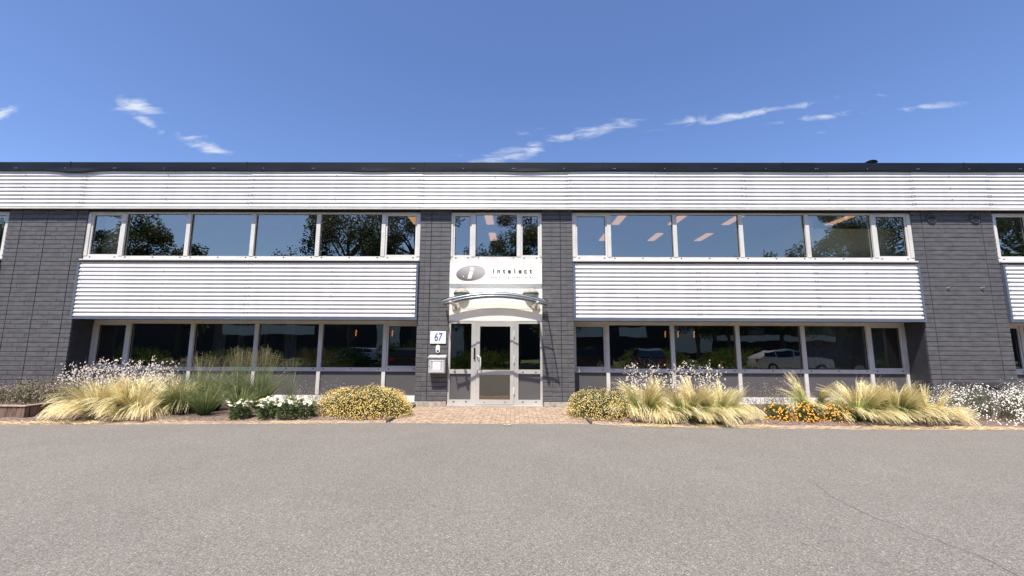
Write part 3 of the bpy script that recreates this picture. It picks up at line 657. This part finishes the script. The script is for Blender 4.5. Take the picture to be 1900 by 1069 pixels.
# ------------------------------------------------------------------ plants
def feather(x, y, lab, wx, wy, h=.85, n=900, mat='stipa', rad=.13):
    S_ = empty('feather_grass', (x, y, 0)); tag(S_, lab, 'ornamental grass', 'feather grass clumps along the bed')
    b_ = MB(); wa = math.atan2(wy, wx)
    locks = []
    for _ in range(30):
        a = R(-pi, pi); up = random.random() < .42
        locks.append((a, R(4, 22) if up else R(14, 42), R(40, 95) if up else R(125, 172), R(.05, .38) if up else R(.3, .78), R(.8, 1.1)))
    for i in range(n):
        a0, th0, th1, ww, ll = random.choice(locks); a0 += R(-.2, .2); th0 = radians(th0+R(-5, 5)); th1 = radians(th1+R(-12, 12)); L = h*1.45*ll*R(.7, 1.08)
        rr = rad*math.sqrt(random.random()); p = Vector((rr*cos(a0), rr*sin(a0), 0)); pts = [tuple(p)]; NS = 8
        for j in range(NS):
            t = (j+.5)/NS; th = th0+(th1-th0)*t**1.5
            dv = Vector((cos(a0)*(1-ww*t**.8)+cos(wa)*ww*t**.8, sin(a0)*(1-ww*t**.8)+sin(wa)*ww*t**.8, 0)); dv = dv.normalized() if dv.length > .05 else Vector((cos(wa), sin(wa), 0))
            p = p+(dv*sin(th)+Vector((0, 0, cos(th))))*(L/NS)+Vector((R(-1, 1), R(-1, 1), 0))*.006
            if p.z < .02: p.z = .02+R(0, .03)
            pts.append(tuple(p))
        al = R(0, 2*pi) if random.random() < .4 else R(-.6, .6); side = (cos(al), sin(al)*.4, R(-.35, .35))
        b_.ribbon(pts, R(.0045, .009), side, random.random(), tip=.9 if random.random() < .6 else .3)
    b_.build('foliage', mat, S_)
    return S_
FL = [(-9.85, -1.65, .86, 'stipa_green'), (-9.4, -2.1, .80, 'stipa'), (-8.95, -1.95, .84, 'stipa_green'), (-9.2, -1.25, .90, 'stipa'), (-8.55, -2.1, .78, 'stipa'), (-8.3, -1.6, .84, 'stipa_green')]
FN = ['straw coloured feather grass clump leaning over the end of the timber planter', 'low feather grass clump drooping to the road just right of the timber planter', 'broad straw feather grass clump in the front of the left bed', 'feather grass clump at the back of the left bed below white flower wands', 'feather grass clump spilling onto the road edge left of the tall green grass', 'greenish feather grass clump touching the tall dark green grasses']
for (x, y, h, mt_), lb in zip(FL, FN): feather(x+.22, y, lb, -.62, -.60, h*.78, 1250, mt_)
FR = [(2.9, -1.85, .90, 'stipa_green'), (3.32, -1.9, .82, 'stipa'), (3.7, -2.15, .78, 'stipa_green'), (4.15, -1.75, .86, 'stipa'), (4.35, -2.15, .80, 'stipa_green'), (4.72, -1.75, .80, 'stipa_green'),
      (7.0, -1.3, .86, 'stipa_green'), (7.5, -2.05, .82, 'stipa_green'), (7.95, -1.65, .88, 'stipa'), (8.3, -2.15, .82, 'stipa_green'), (8.75, -1.65, .86, 'stipa_green'), (9.0, -2.1, .74, 'stipa')]
RN = ['feather grass clump with green base next to the small yellow bush', 'feather grass clump second from the small yellow bush', 'short feather grass clump whose tips lie on the road under the white wands', 'green based feather grass clump in the middle of the group right of the door', 'feather grass clump draping onto the road left of the orange flowers', 'feather grass clump nearest the orange flowers on their left side',
      'upright feather grass clump just behind and right of the orange flowers', 'green hearted feather grass clump right of the orange flowers at the road', 'tall feather grass clump at the back of the far right group', 'low green feather grass clump reaching the road in the far right group', 'feather grass clump beside the white flowering carpet', 'lowest feather grass clump spilling beside the white flowering carpet']
for (x, y, h, mt_), lb in zip(FR, RN): feather(x, y, lb, .88, -.48, h*.76, 1250, mt_)
# blown dry grass lying on the edge of the road
b_ = MB()
for (xa, xb, ya, dens) in ((-10.9, -8.3, -2.84, 900), (-8.3, -2.8, -2.62, 420), (2.0, 5.5, -2.80, 900), (5.5, 7.2, -2.84, 150), (7.2, 10.4, -2.90, 900)):
    cc = [(R(xa, xb), R(-.06, .1), R(.08, .4)) for _ in range(int((xb-xa)*2.2))]
    for i in range(dens*35//100):
        q = random.choice(cc); x = q[0]+random.gauss(0, q[2]); y = ya+q[1]+R(-.10, .22); a = R(-.45, .45); L = R(.06, .28)
        b_.ribbon([(x, y, .012), (x+cos(a)*L*.5, y+sin(a)*L*.5, R(.015, .04)), (x+cos(a)*L, y+sin(a)*L, .012)], R(.006, .012), (-sin(a), cos(a), 0), random.random(), tip=.5, v0=.6, v1=1)
st(b_.build('dry_grass', 'stipa'), 'stuff')

def gaura(x, y, lab, h=1.25, n=46, w=.45, base=0, lean=0.0):
    S_ = empty('gaura', (x, y, base)); tag(S_, lab, 'flowering plant', 'white flower wands behind the grasses'); b_ = MB(); f_ = MB()
    for i in range(n):
        a = R(0, 2*pi); r = w*math.sqrt(random.random()); hh = h*R(.62, 1.06); tx, ty = r*cos(a)+lean*hh, r*sin(a)*.6; bx, by = tx*.2, ty*.2
        pts = [(bx+(tx-bx)*t**1.2+sin(t*5+i)*.012, by+(ty-by)*t**1.2, hh*t) for t in (0, .25, .5, .75, 1)]
        b_.ribbon(pts, .007, (1, 0, 0), random.random(), .5)
        for q in range(random.randint(3, 7)):
            t = R(.48, 1)**.8; px, py, pz = bx+(tx-bx)*t+R(-.07, .07), by+(ty-by)*t+R(-.06, .06), hh*t+R(-.03, .03)
            rr = R(.012, .020)
            for k in range(3):
                an = R(0, 2*pi); f_.leaf((px, py, pz), rr*1.5, rr*1.3, (cos(an), R(-.6, .2), sin(an)), (R(-.3, .3), -1, R(-.2, .5)), 0, 0)
    for i in range(260):
        a = R(0, 2*pi); r = w*.6*math.sqrt(random.random()); z = R(.02, h*.5); b_.leaf((r*cos(a), r*sin(a)*.6, z), R(.05, .09), .016, (R(-1, 1), R(-1, 1), R(-.2, 1)), (0, -1, .4), random.random(), .2)
    b_.build('foliage', 'stem', S_); st(f_.build('flowers', 'gaura_petal', S_), 'stuff')
GA = [(-11.35, -.55, 1.14, 'white flower wands against the dark reveal beside the wide left pier'), (-10.75, -.6, 1.2, 'white flower wands in front of the first lower window of the left bay'), (-10.1, -.75, 1.24, 'white flower wands left of the middle of the back row in the left bed'), (-9.45, -.8, 1.24, 'white flower wands in the middle of the back row in the left bed'), (-8.85, -.85, 1.2, 'white flower wands just left of the tall dark green grasses')]
for x, y, h, lb in GA: gaura(x, y, lb, h, 58, .5)
for x, y, h, lb in [(3.1, -.9, 1.16, 'white flower wands behind the grass nearest the small yellow bush'), (3.9, -.95, 1.22, 'white flower wands in the centre behind the grasses right of the door'), (4.75, -.95, 1.2, 'white flower wands behind the grasses towards the orange flowers')]: gaura(x, y, lb, h, 44, .5)

def tallgrass(x, y, lab, h=1.1, n=150, spread=.4, pan=20):
    S_ = empty('tall_grass', (x, y, 0)); tag(S_, lab, 'ornamental grass', 'tall dark green grasses'); b_ = MB(); f_ = MB()
    for i in range(n):
        a = R(0, 2*pi); r = R(0, .09); L = h*R(.5, 1.05); sp = R(.1, 1)*spread; dx, dy = cos(a), sin(a); dr = R(.05, .5)
        pts = [(r*dx+dx*sp*L*t*(1+t*.6), r*dy+dy*sp*L*t*(1+t*.6), L*(t-dr*t**3.2)) for t in (0, .2, .4, .6, .8, 1)]
        al = R(0, pi); b_.ribbon(pts, R(.009, .016), (cos(al), sin(al), 0), random.random(), .15)
    for i in range(pan):
        a = R(0, 2*pi); L = h*R(1.0, 1.2); tx, ty = cos(a)*R(.04, .48), sin(a)*R(.02, .3); L *= 1-abs(tx)*.25
        b_.ribbon([(0, 0, 0), (tx*.4, ty*.4, L*.5), (tx, ty, L)], .006, (1, 0, 0), random.random(), .4)
        for k in range(18):
            t = R(.78, 1.0); f_.leaf((tx*t+R(-.15, .15)*(1.12-t)*3, ty*t+R(-.05, .05), L*t), R(.015, .03), .008, (R(-1, 1), R(-1, 1), R(0, 1)), (0, -1, 0), random.random(), random.random())
    b_.build('blades', 'switchgrass', S_)
    if pan: f_.build('seed_heads', 'panicle', S_)
TG = [(-8.15, -1.35, 1.0, .62, 0, 'leafy dark green grass next to the feather grasses'), (-7.65, -1.65, 1.0, .60, 2, 'dense leafy dark green grass second from the feather grasses'), (-7.9, -.8, 1.28, .5, 30, 'tall dark green grass at the back with seed heads left of the window post'),
      (-7.0, -1.85, .92, .55, 0, 'fine upright green grass clump in front of the window post'), (-6.85, -.9, 1.36, .42, 60, 'tallest grass with brown seed heads below the third lower window'), (-6.25, -1.75, .80, .5, 0, 'low fine green grass clump left of the white daisies'), (-6.25, -1.0, 1.36, .40, 60, 'tall airy grass with seed heads behind the white daisies'), (-5.6, -.85, 1.2, .30, 8, 'single thin arching grass rising above the white daisies'),
      (-7.3, -1.15, 1.15, .5, 10, 'arching green grass between the leafy clumps and the upright fine clump')]
for i, (x, y, h, sp, pn, lb) in enumerate(TG): tallgrass(x, y, lb, h, 620 if i < 3 else (60 if i == 7 else 380), sp*1.25, pn)

def mound(name, x, y, rx, ry, h, lab, cat, nleaf, lmat, fl, group=None, base=0, leafs=.03, irr=.12, stems=True):
    """bushy mound: leaves through its volume, flowers [(material, count, size, up)] near its outer skin"""
    S_ = empty(name, (x, y, base)); tag(S_, lab, cat, group); b_ = MB(); seeds = [(R(0, 6), R(0, 6), R(0, 6)) for _ in range(3)]
    def rad(a, z): return 1+irr*(sin(3*a+seeds[0][0])+sin(5*a+seeds[1][1]+z*4)*.7+sin(9*a+seeds[2][2]-z*7)*.5)
    def pt(fr):
        a = R(0, 2*pi); el = math.asin(random.random()); k = rad(a, sin(el))*fr
        return Vector((rx*cos(a)*cos(el)**.6*k, ry*sin(a)*cos(el)**.6*k, max(.015, h*sin(el)*k))), Vector((cos(a)*cos(el), sin(a)*cos(el), sin(el)+.15))
    for i in range(nleaf):
        p, nn_ = pt(R(.55, 1.0)); d = nn_+Vector((R(-1, 1), R(-1, 1), R(-.5, 1)))*.8
        b_.leaf(p, leafs*R(.7, 1.5), leafs*.45, d, (R(-1, 1), -1, R(-.3, 1)), random.random(), random.random())
    for i in range(nleaf//12):
        p, nn_ = pt(.97); b_.ribbon([(p.x*.3, p.y*.3, 0), tuple(p*.7), tuple(p)], .006, (1, 0, 0), random.random(), .5)
    b_.build('foliage', lmat, S_)
    for fm, cnt, sz, out_ in fl:
        f_ = MB()
        for i in range(cnt):
            p, nn_ = pt(R(.96, 1.02+out_)); f_.disc(p, sz*R(.7, 1.25), nn_+Vector((R(-.6, .6), R(-.9, .2), R(-.3, .6))), 5, dome=sz*.35)
        st(f_.build('flowers', fm, S_), 'stuff')
    return S_
mound('yellow_bush', -3.48, -1.45, 1.08, .72, .62, 'large yellow flowering bush left of the front door', 'bush', 11000, 'leaf_olive', [('yellow_petal', 4200, .0105, .03), ('cream_petal', 1700, .0105, .07)], 'yellow flowering bushes either side of the door', leafs=.034, irr=.05)
mound('yellow_bush', 2.02, -1.45, .78, .70, .58, 'smaller paler yellow flowering bush right of the front door', 'bush', 9000, 'leaf_olive', [('yellow_petal', 2000, .0095, .03), ('cream_petal', 1500, .0095, .07)], 'yellow flowering bushes either side of the door', leafs=.032, irr=.05)
for i, (x, y, lb) in enumerate([(11.0, -1.45, 'white flowering carpet plant next to the far right feather grass'), (12.5, -1.5, 'white flowering carpet plant in front of the air grilles'), (14.2, -1.4, 'white flowering carpet plant cut off by the right side of the photo')]):
    mound('white_carpet_flower', x, y, 1.0, 1.0, .66, lb, 'flowering plant', 5200, 'leaf_grey', [('gaura_petal', 1500, .012, .12), ('daisy_white', 600, .012, .14)], 'white flowering carpet plants', leafs=.032)
for i, (x, y, lb) in enumerate([(-11.45, -1.0, 'brownish heather mound in the planter beside the feather grass'), (-12.6, -1.1, 'brownish heather mound in the middle of the timber planter'), (-13.9, -1.1, 'brownish heather mound at the left end of the timber planter'), (-12.2, -.35, 'purple tinged heather mound at the foot of the wide left pier')]):
    mound('heather', x, y, .85, .75, .46 if i < 3 else .62, lb, 'shrub', 4600, 'heather_leaf', [('purple_bit', 900, .013, .05)], 'heather mounds in the planter', base=.16 if i < 3 else .12, leafs=.04)
for x, y, lb, rx in [(-5.0, -.55, 'wiry purple plant behind the white daisies', .5), (6.3, -.5, 'wiry purple plant behind the left orange flowers', .6), (7.0, -.35, 'wiry purple plant beside the window post behind the orange flowers', .45)]:
    mound('purple_plant', x, y, rx, .3, .55, lb, 'plant', 700, 'heather_leaf', [('purple_bit', 520, .011, .25)], 'wiry purple plants by the plinth', leafs=.03, irr=.25)
for x, y, lb in [(5.78, -2.0, 'orange flowering plant on the left of the three beside the road'), (6.35, -2.1, 'orange flowering plant in the middle of the three beside the road'), (7.0, -2.1, 'orange flowering plant half hidden by the feather grass to its right')]:
    mound('orange_flower', x, y, .26, .24, .36, lb, 'flowering plant', 1100, 'leaf_dark', [('orange_petal', 230, .017, .06)], 'orange flowering plants', leafs=.042)

HEADS = []
for k in range(3):
    f_ = MB(); c_ = MB(); up = Vector((0, 0, 1))
    for j in range(11):
        an = 2*pi*j/11+R(-.12, .12); f_.leaf((0, 0, 0), R(.052, .06), .026, Vector((cos(an), sin(an), R(-.55, -.15))), up, 0, 0)
    c_.disc((0, 0, .004), .017, up, 8, dome=.017)
    HEADS.append((f_, c_))
HM = None
def daisy(x, y, lab, n=26, h=.42, r=.26):
    global HM
    S_ = empty('daisy', (x, y, 0)); tag(S_, lab, 'flowering plant', 'white daisies in the left bed'); b_ = MB(); spots = []
    for i in range(420):
        a = R(0, 2*pi); q = r*.85*math.sqrt(random.random()); b_.leaf((q*cos(a)*.8, q*sin(a)*.8, R(.02, h*.82)), R(.05, .10), .028, (cos(a)+R(-.5, .5), sin(a)+R(-.5, .5), R(-.2, .9)), (0, -1, .6), random.random(), random.random())
    for i in range(n):
        a = R(0, 2*pi); q = r*math.sqrt(random.random()); hx = Vector((q*cos(a), q*sin(a)*.8, h*R(.82, 1.08)-q*.25)); b_.ribbon([(hx.x*.3, hx.y*.3, 0), (hx.x*.8, hx.y*.8, hx.z*.6), tuple(hx)], .007, (1, 0, 0), random.random(), .6); spots.append(hx)
    b_.build('foliage', 'leaf_dark', S_)
    if HM is None:
        HM = []
        for f_, c_ in HEADS: HM.append((f_.build('flower_head', 'daisy_white'), c_.build('flower_centre', 'daisy_centre')))
        for a_, c_ in HM: COL.objects.unlink(a_); COL.objects.unlink(c_)
    for hx in spots:
        pa, pc = random.choice(HM); o = pa.copy(); COL.objects.link(o); o.parent = S_; o.location = hx; o.rotation_euler = (R(.1, .75), R(-.35, .35), R(0, 6)); c2 = pc.copy(); COL.objects.link(c2); c2.parent = o
for x, y, n_, lb in [(-5.98, -2.15, 24, 'leftmost white daisy plant at the front of the bed'), (-5.62, -1.75, 24, 'white daisy plant behind and between the two leftmost'), (-5.42, -2.1, 20, 'third white daisy plant counting from the left'), (-4.98, -2.12, 20, 'small white daisy plant standing apart right of the main cluster'), (-4.62, -1.98, 18, 'rightmost white daisy plant beside the large yellow bush'), (-5.15, -1.55, 14, 'white daisy plant set back behind the small separate one')]: daisy(x, y, lb, n_)
# fallen leaves on the road
b_ = MB()
for i in range(7):
    a = R(0, 2*pi); b_.leaf((R(-.05, .05), R(-.03, .03), R(.005, .02)), R(.05, .09), .04, (cos(a), sin(a), .2), (0, 0, 1), 0, 0)
o = b_.build('fallen_leaves', 'dry_leaf', loc=(-.14, -2.74, 0)); tag(o, 'crumpled dry leaf lying on the road in front of the path', 'leaf')
# litter of small stones / dry bits on soil and path edge
b_ = MB()
for i in range(1500):
    x = random.choice((R(-10.4, -2.8), R(1.7, 11))); y = R(-2.7, -.2); a = R(0, 2*pi); s = R(.008, .02)
    b_.leaf((x, y, .05+R(0, .015)), s*2, s, (cos(a), sin(a), R(-.3, .3)), (R(-.5, .5), 0, 1), random.random(), R(.3, .9))
st(b_.build('mulch', 'panicle'), 'stuff')

# ------------------------------------------------------------------ the far side of the road (mirrored in the glass)
b_ = MB(); b_.box(-80, 80, -60, -17, -.055, -.01); st(b_.build('lawn', 'hedge_ground'))if 'hedge_ground' in M else (P('hedge_ground', (.07, .10, .03), .95, 0, .3, 3), st(b_.build('lawn', 'hedge_ground')))
ORD = ['one', 'two', 'three', 'four', 'five', 'six', 'seven', 'eight', 'nine', 'ten', 'eleven', 'twelve', 'thirteen', 'fourteen', 'fifteen']
def hedge(x, y, rx, ry, h, lab):
    mound('hedge', x, y, rx, ry, h, lab, 'hedge', 2600, 'hedge_leaf', [], 'low hedges across the road', leafs=.16, irr=.08)
for i, (x, rx, h) in enumerate([(-30, 3, 1.3), (-21, 3.5, 1.3), (-14, 2.8, 1.5), (-8.5, 2.2, 1.9), (-2.5, 2.5, 1.3), (4.5, 3, 1.5), (11, 3, 1.4), (17, 3, 1.5), (23.5, 3, 1.4), (31, 4, 1.4)]):
    hedge(x, -20.5+(i % 2)*.6, rx, 1.2, h, ('round dark ' if h > 1.7 else 'low ')+'hedge across the road, number '+ORD[i]+' of the row from the left end')
def tree_mesh(seed, H, Wd, n):
    rs = random.Random(seed); t = MB(); lf = MB()
    t.tube([(0, 0, 0), (.1, .05, H*.3), (-.1, .1, H*.6), (0, 0, H*.9)], [H*.022, H*.017, H*.01, .02], 8)
    cl_ = []
    for i in range(16):
        a = rs.uniform(0, 2*pi); z0 = rs.uniform(.22, .7)*H; L = Wd*.5*rs.uniform(.5, 1)*(1-.35*abs(z0/H-.45)); e = Vector((cos(a)*L, sin(a)*L, z0+rs.uniform(.06, .22)*H))
        t.tube([(0, 0, z0), tuple(e*.5+Vector((0, 0, z0*.5))), tuple(e)], [H*.008, H*.005, .02], 6); cl_.append((e, rs.uniform(.10, .17)*Wd))
    for i in range(26):
        a = rs.uniform(0, 2*pi); r = Wd*.42*math.sqrt(rs.random()); z = rs.uniform(.30, .97); cl_.append((Vector((cos(a)*r*(1.15-z*.7), sin(a)*r*(1.15-z*.7), z*H)), rs.uniform(.08, .15)*Wd))
    for i in range(n):
        c_, r = rs.choice(cl_); v = Vector((rs.gauss(0, 1), rs.gauss(0, 1), rs.gauss(0, .7))); v = v.normalized()*r*rs.random()**.35
        lf.leaf(c_+v, rs.uniform(.15, .28), .13, (rs.uniform(-1, 1), rs.uniform(-1, 1), rs.uniform(-1, .6)), (rs.uniform(-1, 1), rs.uniform(-1, 1), rs.uniform(-1, 1)), rs.random(), rs.random())
    return t, lf
protos = []
for i, (sd, H, Wd, n_) in enumerate([(1, 14.5, 9, 20000), (5, 15.5, 11, 26000), (9, 10.5, 6.5, 12000)]):
    S_ = empty('tree', (0, 0, 0)); t, lf = tree_mesh(sd, H, Wd, n_); t.build('trunk', 'bark', S_); lf.build('crown', 'tree_leaf', S_); protos.append(S_)
TR = [(-36, -26, 0, 0, 1), (-31.5, -26.5, 1.2, 2, 1.12), (-15.2, -26, .4, 1, 1), (-9.2, -26, 2, 0, 1.08), (.2, -27, 1, 0, .98), (-4.8, -30, 1.5, 2, .98), (5.2, -33, .3, 2, 1.08), (18.5, -30, 2.3, 2, .92), (22.5, -32, .8, 2, 1.0), (25.8, -28, 3, 2, 1.02), (29.5, -26, 1, 0, .98), (34.5, -26.5, 2.2, 1, .9), (46, -26, .2, 1, 1.05), (-46, -28, 0, 1, .9), (39, -34, 1, 2, 1)]
used = set()
TR.sort()
for ti, (x, y, rz, pi_, s) in enumerate(TR):
    o = protos[pi_] if pi_ not in used else copy_tree(protos[pi_]); used.add(pi_)
    o.location = (x, y, 0); o.rotation_euler = (0, 0, rz); o.scale = (s, s, s)
    tag(o, ['tall leafy', 'broad spreading', 'small leafy'][pi_]+' tree across the road, number '+ORD[ti]+' of the row from the left end', 'tree', 'trees across the road')
# opposite building
S_ = empty('warehouse', (0, -42, 0)); tag(S_, 'dark commercial building with white panels across the road, mirrored in the lower glass', 'building')
b_ = MB(); b_.box(-110, 110, -12, 0, 0, 7.5); b_.build('wall', 'far_wall', S_)
for x0, x1, z0, z1 in [(-38, -26, 3.0, 4.2), (-18, -15, 0, 7), (-13, -11.5, 0, 7), (-9, -6.5, 0, 7), (3, 11.5, 2.8, 4.2), (13.5, 17, 2.8, 4.2), (20.5, 25.5, .9, 4.6), (26, 42, 2.4, 3.1), (26, 42, 4.6, 5.2)]:
    b_ = MB(); b_.box(x0, x1, .003, .15, z0, z1); b_.build('panel', 'far_panel', S_)
for x in range(27, 42, 3):
    b_ = MB(); b_.box(x, x+2.2, .003, .08, 3.2, 4.5); b_.build('window', 'far_glass', S_)
# cars
def car(x, y, rz, body, lab, est=True, h=1.5):
    S_ = empty('parked_car', (x, y, 0), rz); tag(S_, lab, 'car', 'cars parked across the road'); L, Wd = 4.4, 1.8
    low = [(-2.2, .35), (-2.2, .72), (-2.12, .92), (-1.5, .98), (-.9, 1.0), (1.9, .98), (2.15, .9), (2.2, .6), (2.18, .35)]
    b_ = MB(); k = len(b_.v)
    def sect(prof_, wf):
        k = len(b_.v); N = len(prof_)
        for s in (-1, 1):
            for (px, pz) in prof_: b_.v.append((px, s*wf(pz), pz))
        for i in range(N-1): b_.face((k+i, k+i+1, k+N+i+1, k+N+i))
        b_.face((k+N-1, k, k+N, k+2*N-1)); b_.face(tuple(range(k, k+N))[::-1]); b_.face(tuple(range(k+N, k+2*N)))
    sect(low, lambda z: Wd/2-.06*abs(z-.65)); 
    sect([(-1.0, .99), (-.35, h-.06), (.1, h), (1.4, h-.02), (1.85, h-.12), (2.08, .97)] if est else [(-.9, .99), (-.3, h-.08), (.2, h), (1.1, h-.05), (1.9, .99)], lambda z: Wd/2-.02-(z-.97)*.42)
    b_.build('body', body, S_)
    g_ = MB(); w_ = lambda z: Wd/2-.012-(z-.97)*.42
    for s in (-1, 1):
        for a, c_, d, e_ in (((-.82, 1.03), (.15, 1.03), (.15, h-.09), (-.3, h-.12)), ((.22, 1.03), (1.05, 1.03), (1.05, h-.09), (.22, h-.09)), ((1.12, 1.03), (1.85, 1.03), (1.7, h-.16), (1.12, h-.09))):
            g_.poly([(p_[0], s*w_(p_[1]), p_[1]) for p_ in (a, c_, d, e_)])
    g_.poly([(-.98, -.74, 1.03), (-.98, .74, 1.03), (-.42, .66, h-.1), (-.42, -.66, h-.1)]); g_.build('windows', 'car_glass', S_)
    for wx in (-1.4, 1.4):
        for s in (-1, 1):
            q = MB(); q.tube([(wx, s*.70, .32), (wx, s*.905, .32)], .32, 20); wh = q.build('wheel', 'tyre', S_); q = MB(); q.tube([(wx, s*.90, .32), (wx, s*.912, .32)], .21, 12); q.build('rim', 'rim', wh)
    for s in (-1, 1):
        q = MB(); q.box(-2.215, -2.1, s*.68-.18, s*.68+.18, .68, .80); q.build('headlight', 'light_lens', S_); q = MB(); q.box(2.12, 2.21, s*.72-.14, s*.72+.14, .72, .88); q.build('tail_light', 'tail_lens', S_)
car(17.6, -14.6, pi+.12, 'car_silver', 'silver hatchback parked across the road, mirrored right of the middle', False, 1.46); car(21.5, -16.2, pi+.6, 'car_black', 'dark hatchback behind the silver one across the road')
car(8.6, -14.8, pi/2+.2, 'car_blue', 'dark blue car parked nose out across the road'); car(4.0, -14.6, .1, 'car_black', 'black car parked across the road opposite the first right window')
car(-6.4, -14.4, pi/2+.1, 'car_black', 'black car parked across the road left of the door'); car(-8.5, -23.5, 0, 'car_white', 'white car parked behind the hedge left of the door'); car(-14, -24, 0, 'car_white', 'white car parked behind the hedge further left')
